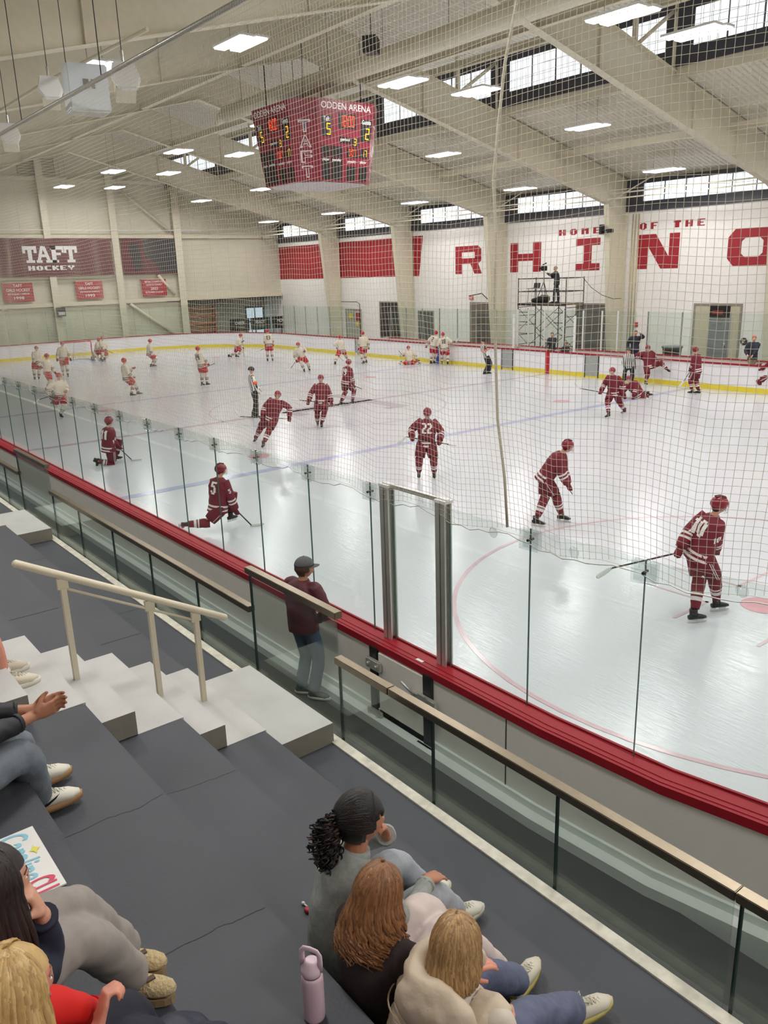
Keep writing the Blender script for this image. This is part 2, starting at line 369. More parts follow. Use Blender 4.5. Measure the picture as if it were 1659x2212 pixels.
pane(19.80, 20.50, YN+.01, YN+.01, 1.10, 2.80, 'glass panel between the two steel gate posts', None, clip=False)
PB = run('near', -.01)[4:]
pane(20.66, 21.67, YN+.01, YN+.01, 1.10, 2.76, 'glass panel just right of the gate posts', None, clip=False)
def onb(x):
    return YN+.01 if x < 22 else YN+RAD-math.sqrt((RAD-.01)**2-(x-22)**2)
for (a, b), l in zip([(21.67, 22.78), (22.78, 23.95), (23.95, 25.1), (25.1, 26.2)], ['glass panel right of the hanging net rope', 'glass panel in front of player 10', 'glass panel at the right edge of the picture', 'glass panel past the right edge on the curve']):
    pane(a, b, onb(a), onb(b), 1.10, 2.79, l, None)
boxo('gate_header', 19.66, 20.64, YN-.01, YN+.03, 2.80, 2.84, ALU, None); tag(bpy.data.objects['gate_header'], 'aluminium header bar across the top of the gate glass', 'bar')
for i, (x, z, l) in enumerate([(22.15, 2.70, 'suction cup on the glass left of player 10'), (21.25, 2.66, 'suction cup on the glass right of the gate post'), (23.5, 2.73, 'suction cup on the glass by the legs of player 10')]):
    bm = bmesh.new(); prof = [(0, -.012), (.045, -.01), (.05, 0), (.02, .02), (.012, .03), (0, .03)]; lathe(bm, prof, seg=16); o = obj('suction_cup', bm, CLIP); o.location = (x, onb(x)-.02, z); o.rotation_euler = (math.pi/2, 0, 0); tag(o, l, 'suction cup')
bm = bmesh.new()
pts = []
for k in range(0, 230):
    x = -1+k*.12; ph = (x/1.19) % 1; pts.append(V((x, onb(x)-.03, 2.70-.07*math.sin(math.pi*ph)+.012*math.sin(x*23))))
tube(bm, pts, .005, 4); tag(obj('net_cable', bm, ALU), 'thin wavy cable laced along the top of the near glass', 'cable')
# ------------------------------------------------------------------ far glass
def fglass(xs, y, z0, z1, label, group, names=None, postw=.02, postm=mat('post_grey', (150, 152, 150), .4, .3)):
    for i, (a, b) in enumerate(zip(xs, xs[1:])):
        t = pane(a, b, y, y, z0, z1, names[i] if names else label, None if names else group, m=GLF, clip=False)
        bm = bmesh.new(); box(bm, -postw, postw, -.03, .03, 0, z1-z0); obj('support_post', bm, postm, t)
fglass([-24, -22.6, -21.2, -19.8, -18.4, -17.0, -15.6], YF+.05, 1.1, 2.95, 'clear panel on the far boards left of the benches', 'far glass left of the benches')
fglass([-14.2, -12.7, -11.2, -9.7, -8.2, -6.7, -5.2, -3.7], 14.75, 1.05, 2.86, 'clear panel behind the white team bench', 'glass behind the white team bench')
fglass([4.2, 5.9, 8.1, 10.3, 12.5, 14.7], 14.75, 1.05, 2.9, 'clear panel behind the maroon team bench', 'glass behind the maroon team bench')
fglass([-3.6, -2.9, -1.8, -.6, .6, 1.7, 2.6, 3.6], 14.75, 1.05, 2.9, 'greenish panel around the scorers box', 'glass round the scorers box', postw=.03, postm=WHITEM)
for x, l in ((-2.35, 'left'), (1.45, 'right')):
    bm = bmesh.new(); box(bm, x-.04, x+.04, YF+.02, YF+.10, 1.1, 2.75); tag(obj('white_post', bm, WHITEM), 'tall white post at the %s end of the scorers box' % l, 'post')
for kind in ('left',):
    P = run('left', .05)
    for i, (a, b) in enumerate(zip(P, P[1:])):
        n = max(1, round((b-a).length/1.3))
        for k in range(n):
            p, q = a.lerp(b, k/n), a.lerp(b, (k+1)/n); pane(p.x, q.x, p.y, q.y, 1.1, 3.1 if p.x < -26 else 2.9, 'clear panel on the curved end boards behind the far goal', 'glass round the far end', m=GLF, clip=False)
P = outline(.05, 12)[27:34]
for a, b in zip(P, P[1:]): pane(a.x, b.x, a.y, b.y, 1.1, 3.0, 'clear panel on the far corner of the boards', 'glass in the far corner', m=GLF, clip=False)
# bench back walls, ledges, benches
BB = mat('bench_pink_grey', (214, 196, 194), .5, amp=.04)
for x0, x1, l in ((-14.3, -3.6, 'low wall with red cap behind the white team bench'), (4.1, 14.8, 'low wall with red cap behind the maroon team bench'), (-3.5, 4.0, 'low wall of the scorers box')):
    t = thing('bench_wall', l, 'low wall'); boxo('wall_panel', x0, x1, 14.68, 14.84, -.01, 1.02, BB, t); boxo('red_cap', x0, x1, 14.64, 14.88, 1.02, 1.05, LEDGE, t)
    t = thing('team_bench', l.replace('low wall with red cap behind the', 'long bench seat of the').replace('low wall', 'seat'), 'bench'); boxo('seat', x0+.2, x1-.2, 14.1, 14.45, .55, .60, BB, t)
    for k in range(5): boxo('leg', x0+.5+k*(x1-x0-1)/4, x0+.56+k*(x1-x0-1)/4, 14.2, 14.4, -.01, .55, DSTEEL, t)
for x in (-3.55, 4.05, -14.35):
    boxo('divider_wall', x-.05, x+.05, YF+.20, 14.66, -.01, 1.05, BB); o = bpy.data.objects[-1] if False else None
for o in [o for o in bpy.data.objects if o.name.startswith('divider_wall')]: tag(o, 'short divider wall at the %s of the bench area' % {-14: 'far left end', -3: 'left of the scorers box', 4: 'right of the scorers box'}[int(round(o.data.vertices[0].co.x+.3)) if False else (-14 if o.data.vertices[0].co.x < -10 else (-3 if o.data.vertices[0].co.x < 0 else 4))], 'divider')
# ------------------------------------------------------------------ stand: treads, stairs, balustrade
Z0, RH, TD, Y1, YG = 1.45, .34, .605, -15.40, -14.74
st = thing('grandstand', 'stepped grey painted concrete seating tiers in the foreground', 'grandstand')
bm = bmesh.new(); box(bm, -6, 33.9, Y1-.05, YG-.10, -.3, Z0); obj('walkway', bm, GREYC, st)
for n in range(1, 7):
    y = Y1-(n-1)*TD; bm = bmesh.new()
    box(bm, -6, 33.9, (y-TD if n < 6 else -19.15), y, -.3, Z0+n*RH); bmesh.ops.bevel(bm, geom=[e for e in bm.edges if all(abs(v.co.y-y) < 1e-4 and v.co.z > 0 for v in e.verts)], offset=.012, segments=2, affect='EDGES')
    obj('tier', bm, GREYC, st)
bm = bmesh.new(); box(bm, -6, 33.9, YG-.10, YG-.02, -.3, Z0+.012); part(obj('edge_strip', bm, mat('worn_white_edge', (206, 200, 186), .6, amp=.2, scale=12), st), 'worn white strip along the foot of the balustrade')
bm = bmesh.new(); box(bm, -6, 33.9, YG-.02, YG+.03, -.3, Z0-.01); obj('glass_channel', bm, BLACK, st)
for x0, x1, l in ((20.19, 21.47, 'right flight of light concrete aisle steps with a handrail'), (13.29, 14.60, 'left flight of light concrete aisle steps')):
    s = thing('aisle_stairs', l, 'stairs')
    def step(ya, yb, z0, z, nm, m=WHITEC):
        bm = bmesh.new(); box(bm, x0, x1, yb, ya, z0, z)
        bmesh.ops.recalc_face_normals(bm, faces=bm.faces[:]); bm.normal_update()
        for f in bm.faces: f.material_index = 0 if f.normal.z > .3 else 1
        obj(nm, bm, [m, SIDEC], s)
    step(-14.82, Y1+.02, Z0, Z0+RH/2, 'landing')
    for n in range(1, 7):
        y = Y1-(n-1)*TD
        bm = bmesh.new(); box(bm, x0, x1, y-TD, y+.003, Z0+n*RH-.02, Z0+n*RH+.004); obj('tread', bm, WHITEC, s)
        if n < 6: step(y-.31, y-TD-.004, Z0+n*RH, Z0+n*RH+RH/2, 'half_step')
CRK = mat('crack_dark', (46, 46, 50), .8, amp=0); rng = random.Random(3)
def flatline(nm, pts, z, w_):
    P = [V((x, y, z)) for x, y in pts]; Q = []
    for a, b in zip(P, P[1:]):
        for k in range(6): Q.append(a.lerp(b, k/6)+(V((rng.uniform(-.006, .006), 0, 0)) if nm == 'crack' else V((0, 0, 0))))
    Q.append(P[-1]); bm = bmesh.new(); L = [(bm.verts.new(q+V((-w_, 0, 0))), bm.verts.new(q+V((w_, 0, 0)))) for q in Q]
    for a, b in zip(L, L[1:]): bm.faces.new((a[0], a[1], b[1], b[0]))
    obj(nm, bm, CRK, st)
flatline('crack', [(22.66, -17.21), (22.65, -16.9), (22.67, -16.76), (22.64, -16.63)], 2.4712, .0012); flatline('crack', [(22.16, -16.6), (22.22, -16.23), (22.23, -16.03)], 2.1312, .0010)
flatline('crack', [(23.58, -17.2), (23.60, -16.85), (23.62, -16.73), (23.63, -16.63)], 2.4712, .0012); flatline('crack', [(23.7, -15.98), (23.72, -15.7), (23.69, -15.42)], 1.7912, .0010)
for x, n in ((17.86, 0), (19.24, 1), (18.95, 2), (16.4, 1), (15.6, 2), (16.9, 3)):
    y1 = Y1-(n-1)*TD if n else -14.85; y0 = Y1-n*TD if n else Y1
    flatline('joint', [(x, y0+.003), (x, y1-.013)], Z0+n*RH+.0012, .004)
# balustrade panels
GX = [4.0, 5.2, 6.4, 7.6, 8.8, 10.0, 11.2, 12.1, 13.0]
RAILM = mat('bronze_steel_rail', (148, 136, 118), .32, 1, amp=.06, scale=20)
def bal(x0, x1, zt, label, group=None):
    t = thing('balustrade_panel', label, 'glass balustrade', (x0, YG, Z0-.2), 0, group)
    bm = bmesh.new(); box(bm, .005, x1-x0-.005, -.008, .008, 0, zt-Z0+.2); obj('pane', bm, GLB, t)
    bm = bmesh.new(); box(bm, -.002, .010, -.010, .010, .19, zt-Z0+.2); obj('edge_seam', bm, mat('dark_glass_edge', (28, 48, 44), .2, amp=0), t)
def rail(x0, x1, z, label):
    t = thing('top_rail', label, 'handrail'); boxo('rail_bar', x0, x1, YG-.035, YG+.035, z, z+.055, RAILM, t, .004)
    return t
for a, b in zip(GX, GX[1:]): bal(a, b, 2.12, 'low balustrade glass left of the left stairs', 'low balustrade glass far left')
bal(13.0, 14.58, 2.48, 'tall balustrade glass at the foot of the left stairs')
for a, b, l in ((14.60, 15.66, 'first low balustrade glass right of the left stairs'), (15.66, 16.84, 'second low balustrade glass right of the left stairs'), (16.84, 17.94, 'third low balustrade glass right of the left stairs'), (17.94, 19.07, 'low balustrade glass behind the middle of the handrail'), (19.07, 20.17, 'low balustrade glass just left of the right stairs')): bal(a, b, 2.12, l)
bal(20.18, 21.47, 2.48, 'tall balustrade glass in front of the man in the grey cap')
for a, b, l in ((21.48, 22.53, 'low balustrade glass beneath the rink gate'), (22.53, 23.58, 'low balustrade glass behind the woman with curly hair'), (23.58, 24.63, 'long low balustrade glass at lower right'), (24.66, 25.7, 'low balustrade glass in the bottom right corner'), (25.7, 26.8, 'low balustrade glass past the right edge')): bal(a, b, 2.12, l)
rail(4, 12.98, 2.10, 'low brushed steel rail left of the left stairs'); rail(12.98, 14.55, 2.46, 'raised steel rail at the foot of the left stairs')
rail(14.56, 20.16, 2.10, 'long low steel rail between the two stairs'); rail(20.15, 21.50, 2.47, 'raised steel rail in front of the man in the grey cap')
rail(21.46, 22.10, 2.10, 'short piece of low rail beneath the gate'); rail(22.105, 24.64, 2.10, 'long low steel rail running to lower right'); rail(24.645, 27, 2.10, 'low rail section in the bottom right corner')
# handrail on the right stairs
t = thing('stair_handrail', 'cream tubular handrail on three posts on the right stairs', 'handrail'); hx = 20.78
CP = mat('cream_rail_paint', (214, 204, 180), .35, amp=.02)
sl = (3.063-2.552)/(16.45-15.54)
def hz(y): return 2.552+(-15.54-y)*sl
bm = bmesh.new(); ya, yb = -15.30, -16.72
tube(bm, [V((hx, ya+.012, hz(ya+.012))), V((hx, ya, hz(ya))), V((hx, (ya+yb)/2, hz((ya+yb)/2))), V((hx, yb, hz(yb))), V((hx, yb-.012, hz(yb-.012)))], [.014, .026, .026, .026, .014], 14, ref=(1, 0, 0)); obj('rail_tube', bm, CP, t)
bm = bmesh.new(); tube(bm, [V((hx, -15.54, hz(-15.54)-.09)), V((hx, -16.45, hz(-16.45)-.09))], .010, 6, ref=(1, 0, 0)); obj('lower_bar', bm, CP, t)
for y, z in ((-15.54, 1.79), (-15.88, 1.96), (-16.45, 2.30)):
    bm = bmesh.new(); box(bm, hx-.018, hx+.018, y-.018, y+.018, z, hz(y)-.09); p = obj('post', bm, CP, t)
    bm = bmesh.new(); box(bm, hx-.012, hx+.012, y-.035, y+.035, hz(y)-.095, hz(y)-.02); obj('bracket', bm, CP, p)
# ------------------------------------------------------------------ hall shell
def wall(name, pts, m): bm = bmesh.new(); bm.faces.new([bm.verts.new(p) for p in pts]); return struct(obj(name, bm, m))
YW, XE, XN = 19.2, -34.1, 34.0
boxo('wall_far', XE-3.2, XN, YW, YW+.2, -.3, 7.55, WHITEW); struct(bpy.data.objects['wall_far'])
boxo('wall_near', XE, XN, -YW-.2, -YW, -.3, 9.2, WHITEW); struct(bpy.data.objects['wall_near'])
boxo('wall_right', XN, XN+.2, -YW-.2, YW+.2, -.3, 15, WHITEW); struct(bpy.data.objects['wall_right'])
bm = bmesh.new(); prism(bm, [(-YW-.2, -.3), (10.65, -.3), (10.65, 3.3), (YW+.2, 3.3), (YW+.2, 9.2), (9.9, 13.4), (0, 14.5), (-9.9, 13.4), (-YW-.2, 9.2)], XE-.2, XE, 'x'); wl = struct(obj('wall_left', bm, SIDING))
for k in range(24):
    y = -18+k*1.55; boxo('panel_joint', XE, XE+.008, y, y+.012, 3.4 if y > 10 else .1, min(13.2, 13.6-.25*abs(y)), mat('joint_line', (176, 170, 154), .7, amp=0), wl)
boxo('wall_back', XE-3.2, XE-3.0, 9, YW+.2, -.3, 3.6, mat('recess_wall', (206, 202, 192), .7)); struct(bpy.data.objects['wall_back'])
boxo('ceiling', XE-3.2, XE, 9, YW+.2, 3.3, 3.5, SIDING); struct(bpy.data.objects['ceiling'])
# corrugated roof decks
def deck(y0, z0, y1, z1, name='ceiling'):
    bm = bmesh.new(); x = XE; rows = []
    while x < XN:
        for dx, dz in ((0, 0), (.14, 0), (.165, .05), (.205, .05), (.23, 0)): rows.append((bm.verts.new((x+dx, y0, z0+dz)), bm.verts.new((x+dx, y1, z1+dz))))
        x += .23
    for a, b in zip(rows, rows[1:]): bm.faces.new((a[0], b[0], b[1], a[1]))
    return struct(obj(name, bm, DECK))
CL = 9.74
deck(CL, 11.40, YW+.2, 9.0); deck(-CL, 11.40, -YW-.2, 9.0); deck(0, 14.3, CL+.3, 13.35); deck(0, 14.3, -CL-.3, 13.35)
# steel frames
FX = [-25.6, -17.2, -8.75, -.4, 8.0, 16.4, 24.8]
FL = ['next to the far end wall', 'by the far corner doors', 'left of the wall letter H', 'between the wall letters I and N', 'right of the wall letter N', 'over the middle of the stand', 'over the near end']
def fz(y): return 12.3-.253*abs(y)
def tz(y): return 13.75-.25*abs(y)
for x, l in zip(FX, FL):
    t = thing('steel_frame', 'cream tapered steel portal frame '+l, 'steel frame')
    web = [(18.27, 0), (17.5, fz(17.5)), (16.3, fz(16.3)+.02)]+[(y, fz(y)) for y in (12, 8, 4, 0, -4, -8, -12, -16.3, -17.5)]+[(-18.27, 0), (-19.1, 0), (-19.1, tz(19.1))]+[(y, tz(y)) for y in (-16, -10, 0, 10, 16)]+[(19.1, tz(19.1)), (19.1, 0)]
    bm = bmesh.new(); prism(bm, web, x-.012, x+.012, 'x'); obj('web', bm, CREAM, t)
    def flange(pl, nm, wd=.15, th=.025):
        bm = bmesh.new(); rows = []
        for y, z, ny, nz in pl: rows.append([bm.verts.new((x+sx*wd, y+ny*o, z+nz*o)) for sx, o in ((-1, 0), (1, 0), (1, th), (-1, th))])
        for r, q in zip(rows, rows[1:]):
            for k in range(4): bm.faces.new((r[k], q[k], q[(k+1) % 4], r[(k+1) % 4]))
        bm.faces.new(rows[0]); bm.faces.new(rows[-1][::-1]); obj(nm, bm, CREAM, t)
    flange([(18.27, 0, -1, 0), (17.5, fz(17.5), -.8, -.5), (12, fz(12), -.2, -1), (0, fz(0), 0, -1), (-12, fz(12), .2, -1), (-17.5, fz(17.5), .8, -.5), (-18.27, 0, 1, 0)], 'inner_flange')
    flange([(19.1, 0, .01, 0), (19.1, tz(19.1), .01, .0), (0, tz(0), 0, 1), (-19.1, tz(19.1), -.01, .0), (-19.1, 0, -.01, 0)], 'outer_flange')
    for sy in (1, -1):
        for y in (CL, 7.4): boxo('clerestory_post', x-.07, x+.07, sy*y-.07, sy*y+.07, tz(y)-.1, 13.45 if y > 9 else 13.6, CREAM, t)
        rodo('knee_brace', (x, sy*7.5, tz(7.5)), (x, sy*9.6, 13.2), .07, CREAM, t)
        for y in (14.2, 11.0, 5.5): boxo('stiffener', x+.013, x+.10, sy*y-.012, sy*y+.012, fz(y)+.01, tz(y)-.02, CREAM, t)
# clerestory glazing on both sides, wall windows
PANEG = mat('daylit_pane', (236, 244, 250), .3, amp=.02, emit=PANE_E)
def glazing(name, x0, x1, y, z0, z1, fr, sgn, nm=6):
    """dark frame with translucent daylit panes; sgn = direction into the hall"""
    t = bpy.data.objects.new(name, None); COL.objects.link(t); struct(t)
    f0, f1, fl, fb = fr   # bottom band, top band, side, depth
    bm = bmesh.new(); a, b = sorted((y, y+sgn*fb))
    box(bm, x0, x1, a, b, z0, z0+f0); box(bm, x0, x1, a, b, z1-f1, z1); box(bm, x0, x0+fl, a, b, z0+f0, z1-f1); box(bm, x1-fl*.5, x1, a, b, z0+f0, z1-f1); obj('window_frame', bm, DARKF, t)
    bm = bmesh.new(); box(bm, x0+fl, x1-fl*.5, y-.02, y+.02, z0+f0, z1-f1); obj('pane', bm, PANEG, t)
    bm = bmesh.new(); n = nm
    for k in range(1, n): 
        xx = x0+fl+(x1-x0-1.5*fl)*k/n; box(bm, xx-.02, xx+.02, *sorted((y+sgn*.02, y+sgn*.05)), z0+f0, z1-f1)
    obj('mullion', bm, DARKF, t)
    bm = bmesh.new(); GB = mat('fine_glazing_bar', (176, 184, 190), .5, amp=0)
    k = x0+fl+.3
    while k < x1-fl: box(bm, k-.006, k+.006, *sorted((y+sgn*.02, y+sgn*.028)), z0+f0, z1-f1); k += .3
    for z in np.linspace(z0+f0, z1-f1, 4)[1:-1]: box(bm, x0+fl, x1-fl*.5, *sorted((y+sgn*.02, y+sgn*.028)), z-.006, z+.006)
    obj('glazing_bar', bm, GB, t)
BX = [XE]+FX+[XN]
i = 1
for a, b in zip(BX, BX[1:]):
    for s in (1, -1):
        glazing('window_%d' % i, a+.02, b-.02, s*CL, 11.45, 13.45, (.55, .32, .68, .06), -s); i += 1
        struct(boxo('trim_%d' % i, a+.1, b-.1, min(s*CL, s*(CL+.12)), max(s*CL, s*(CL+.12)), 11.1, 11.46, CREAM))
    glazing('window_%d' % i, a+.02, b-.02, YW, 7.5, 8.98, (.45, .2, .95, .12), -1); i += 1
    bm = bmesh.new(); box(bm, a+.2, b-.2, 17.25, 17.31, 8.02, 8.08); box(bm, a+.2, b-.2, 17.5, 17.56, 8.28, 8.34)
    tag(obj('brace_pipe', bm, CREAM), 'pair of thin horizontal cream pipes before the wall windows', 'pipe', 'pipes before the wall windows')
    bm = bmesh.new(); tube(bm, [V((a+.2, 17.4, 7.9)), V((a+1.9, 18.7, 9.1))], .03, 6); tube(bm, [V((b-.2, 17.4, 7.9)), V((b-1.9, 18.7, 9.1))], .03, 6); tag(obj('diagonal_brace', bm, CREAM), 'thin diagonal braces at the frame knees', 'brace', 'knee braces')
    for s in (1, -1):
        for y, z in ((13.6, 9.72), (2.6*1.0, 11.68), (6.3, 12.4)):
            t = thing('purlin', 'cream steel beam running between two frames under the roof', 'roof beam', group='roof beams between the frames')
            boxo('bottom_flange', a+.02, b-.02, s*y-.10, s*y+.10, z-.02, z, CREAM, t); boxo('web', a+.02, b-.02, s*y-.008, s*y+.008, z, z+.26, CREAM, t)
struct(boxo('trim_90', XE, XN, YW-.03, YW+.2, 8.95, 9.3, CREAM)); struct(boxo('trim_91', XE, XN, -YW-.2, -YW+.03, 8.9, 9.3, CREAM))
# red band on the far wall
bm = bmesh.new(); prism(bm, [(XE+.02, 4.66), (-16.55, 4.66), (-16.1, 7.2), (XE+.02, 7.2)], YW-.012, YW-.002, 'y'); tag(obj('painted_band', bm, REDP), 'broad red painted band on the left of the far wall', 'painted band')
# letters R H I N O
def letter(polys, x0, x1, z0, z1, ch, hole=None):
    bm = bmesh.new()
    for pl in polys:
        prism(bm, [(x0+p[0]*(x1-x0), z0+p[1]*(z1-z0)) for p in pl], YW-.014, YW-.003, 'y')
    tag(obj('wall_letter', bm, REDP), 'large red block letter %s painted on the far wall' % ch, 'letter')
def R_(a, b, c, d): return [(a, c), (b, c), (b, d), (a, d)]
letter([R_(0, .25, 0, 1), R_(.25, .9, .78, 1) if False else [(.25, .78), (.75, .78), (.75, .78), (.98, .78), (.98, .88), (.86, 1), (.25, 1)], [(.74, .78), (.98, .78), (.98, .54), (.74, .54)], [(.25, .36), (.25, .56), (.98, .56), (.98, .46), (.87, .36)], [(.58, .36), (.87, .36), (1, 0), (.73, 0)]], -13.02, -10.70, 4.72, 6.37, 'R')
letter([R_(0, .26, 0, 1), R_(.74, 1, 0, 1), R_(.26, .74, .38, .62)], -8.33, -6.0, 4.73, 6.36, 'H')
letter([R_(0, 1, 0, .22), R_(0, 1, .78, 1), R_(.34, .66, .22, .78)], -3.54, -1.95, 4.72, 6.37, 'I')
letter([R_(0, .24, 0, 1), R_(.76, 1, 0, 1), [(.24, 1), (.42, 1), (.76, .34), (.76, 0), (.58, 0), (.24, .66)]], .41, 2.71, 4.72, 6.37, 'N')
O0, O1 = 5.22, 7.55
letter([[(0, .22), (.14, 0), (.5, 0), (.5, .24), (.36, .24), (.28, .34), (.28, .5), (0, .5)], [(0, .5), (.28, .5), (.28, .66), (.36, .76), (.5, .76), (.5, 1), (.14, 1), (0, .78)],
        [(.5, 0), (.86, 0), (1, .22), (1, .5), (.72, .5), (.72, .34), (.64, .24), (.5, .24)], [(.5, .76), (.64, .76), (.72, .66), (.72, .5), (1, .5), (1, .78), (.86, 1), (.5, 1)]], O0, O1, 4.73, 6.37, 'O')
def wallword(s, x0, x1, z0, z1):
    n = len(s); p = (x1-x0)/(n-.38)
    for i, ch in enumerate(s):
        if ch == ' ': continue
        o = blocktext('wall_letter', ch, REDP, (x0+i*p, YW-.006, z0), (1, 0, 0), (0, 0, 1), p*.62, z1-z0)
        tag(o, 'small red letter %s in the words %s on the far wall' % (ch, s), 'letter')
wallword('HOME', -4.75, -1.97, 6.59, 6.90); wallword('OF THE', .42, 3.98, 6.61, 6.93)
bpy.data.objects['wall_letter.008']['label'] if False else None
# ------------------------------------------------------------------ far wall doors and openings
def door(n, x0, x1, z1, c, leaf=None, z0=-.01):
    d = bpy.data.objects.new('door_%d' % n, None); COL.objects.link(d); struct(d)
    fm = mat('door_frame_grey', (150, 140, 130), .5); lm = mat('leaf%d' % n, c, .5, amp=.04)
    bm = bmesh.new(); box(bm, x0, x0+.09, YW-.05, YW-.001, z0, z1); box(bm, x1-.09, x1, YW-.05, YW-.001, z0, z1); box(bm, x0+.09, x1-.09, YW-.05, YW-.001, z1-.09, z1); obj('door_frame', bm, fm, d)
    bm = bmesh.new(); box(bm, x0+.09, x1-.09, YW-.02, YW-.001, z0, z1-.09); l = obj('door_leaf', bm, lm, d)
    return d
door(1, -20.9, -18.2, 2.99, (58, 56, 58)); door(2, -16.7, -15.1, 2.42, (96, 98, 98)); door(3, -11.7, -9.62, 3.01, (122, 110, 102)); door(4, -3.4, -1.1, 3.01, (116, 110, 106)); door(5, -25.05, -23.1, 2.42, (168, 166, 156))
d = door(6, 3.74, 6.2, 3.06, (196, 186, 164))
boxo('door_leaf', 4.62, 5.62, YW-.06, YW-.021, 0, 2.36, mat('grey_leaf', (128, 130, 132), .5), d); boxo('dark_transom', 4.62, 5.62, YW-.06, YW-.021, 2.42, 2.95, BLACK, d); boxo('exit_box', 4.75, 5.3, YW-.09, YW-.061, 2.55, 2.75, mat('exit_red', (120, 30, 34), .5), d)
rodo('handle', (5.5, YW-.09, 1.05), (5.5, YW-.09, 1.25), .02, ALU, d)
boxo('door_leaf', -11.1, -10.2, YW-.05, YW-.021, 0, 2.3, mat('brown_leaf', (92, 84, 80), .5), bpy.data.objects['door_3'])
for z in range(9): boxo('slat', -20.75, -18.35, YW-.028, YW-.021, .25+z*.3, .27+z*.3, mat('slat_light', (110, 108, 108), .5), bpy.data.objects['door_1'])
t = thing('exit_sign', 'small red exit sign above the opening beneath the letter R', 'sign'); boxo('sign_box', -11.74, -11.42, YW-.08, YW-.01, 3.16, 3.38, mat('sign_pinkred', (216, 108, 98), .5), t)
text('lettering', 'EXIT', WHITEM, (-11.70, YW-.085, 3.21), (1, 0, 0), (0, 0, 1), .25, .12, t, off=.0)
t = thing('notice', 'yellow and red safety notices on the pale corner door', 'notice'); boxo('yellow_notice', -24.6, -24.1, YW-.07, YW-.06, 1.75, 2.1, KICK, t); boxo('red_notice', -23.7, -23.3, YW-.07, YW-.06, 1.6, 2.15, REDP, t); boxo('small_yellow', -23.7, -23.4, YW-.07, YW-.06, 1.2, 1.5, KICK, t)
def conduit(pts, label): bm = bmesh.new(); tube(bm, [V(p) for p in pts], .03, 6); tag(obj('conduit', bm, DSTEEL), label, 'pipe')
conduit([(-25.2, YW-.3, 2.95), (-23.2, YW-.3, 2.95), (-22.9, YW-.3, 2.8), (-22.9, YW-.3, .2)], 'thin dark pipe loop beside the corner door')
conduit([(-11.3, YW-.5, 3.4), (-10.2, YW-.5, 3.55), (-10.1, YW-.1, 3.2)], 'bent wire above the exit sign')
for x in (.05, .22, .4): rodo('wall_pipe', (x, YW-.08, 0), (x, YW-.08, 7.4), .025, mat('brass_pipe', (190, 172, 120), .4, .3))
for o in [o for o in bpy.data.objects if o.name.startswith('wall_pipe')]: tag(o, 'thin vertical pipe beside the column left of the letter N', 'pipe', 'pipes beside the column')
t = thing('column_camera', 'small black camera unit mounted on the column beside the word HOME', 'camera', (-.35, 17.45, 6.63)); boxo('bracket', -.12, .12, -.1, .12, -.03, .03, BLACK, t); boxo('camera_body', -.32, -.14, -.12, .12, -.2, .28, BLACK, t, .02); boxo('camera_body', .14, .42, -.1, .1, -.16, .05, BLACK, t, .02)
t = thing('waste_bin', 'grey plastic bin with dark rim behind the maroon bench glass', 'bin', (5.1, 15.4, .25)); bm = bmesh.new(); lathe(bm, [(.32, 0), (.42, 1.05), (.46, 1.05), (.46, 1.12), (.38, 1.12)]); obj('bin_body', bm, mat('bin_grey', (120, 122, 122), .6), t)
t = thing('wall_plaque', 'round dark plaque on the wall between the doorway and the coach', 'plaque', (6.42, YW-.02, 1.36), 0); bm = bmesh.new(); lathe(bm, [(.17, 0), (.17, .02), (.15, .03)]); o = obj('disc', bm, mat('plaque_brown', (70, 40, 34), .5), t); o.rotation_euler = (math.pi/2, 0, 0)
blocktext('emblem', '2', WHITEM, (-.05, -.035, -.07), (1, 0, 0), (0, 0, 1), .10, .14, t)
t = thing('fire_alarm', 'small red alarm sign on the wall above the coach with raised arm', 'sign'); boxo('plate', .46, .64, YW-.05, YW-.01, 1.85, 2.08, mat('alarm_red', (190, 60, 60), .5), t)
# ------------------------------------------------------------------ end wall steelwork and banners
cE = thing('end_wall_steelwork', 'cream girts and bracing on the far end wall', 'steelwork')
def bxE(nm, y0, y1, z0, z1, dx=.25, par=cE, m=CREAM): return boxo(nm, XE+.01, XE+dx, y0, y1, z0, z1, m, par)
for z0, z1 in ((11.58, 11.80),): bxE('girt', -8.5, 10.3, z0, z1)
bxE('girt', -18, 19.1, 7.90, 8.12); bxE('girt', -18, 19.1, 3.36, 3.62); bxE('girt', -18, 4.9, 5.22, 5.40, .2); bxE('girt', 19.0, 10.6, 3.18, 3.5) if False else None
def diag(y0, z0, y1, z1, nm='brace'): bm = bmesh.new(); tube(bm, [V((XE+.2, y0, z0)), V((XE+.2, y1, z1))], .12, 6, ref=(1, 0, 0)); obj(nm, bm, CREAM, cE)
diag(5.9, 11.4, 9.75, 8.35); diag(6.0, 3.3, 9.2, .9); diag(5.9, 11.8, 8.0, 12.5); diag(8.4, 5.3, 9.6, 3.8)
bm = bmesh.new(); tube(bm, [V((XE+.4, y, 8.42+.0011*max(y-5, 0)**2)) for y in range(-18, 20, 2)], .03, 6); tag(obj('wall_pipe', bm, WHITEM), 'long thin horizontal pipe across the end wall', 'pipe')
for (y0, y1, za, zb), l in zip([(.45, .9, 0, 12.9), (5.13, 5.62, 0, 12.5), (9.93, 10.5, 0, 11.7), (-6.5, -6.0, 0, 12.2)], ['behind the HOCKEY banner', 'between the two large banners', 'right of the dark picture banner', 'left of the picture']):
    t = thing('end_column', 'cream end wall column '+l, 'column')
    boxo('flange', XE+.36, XE+.40, y0, y1, za, zb, CREAM, t); boxo('web', XE+.01, XE+.36, (y0+y1)/2-.02, (y0+y1)/2+.02, za, zb, CREAM, t)
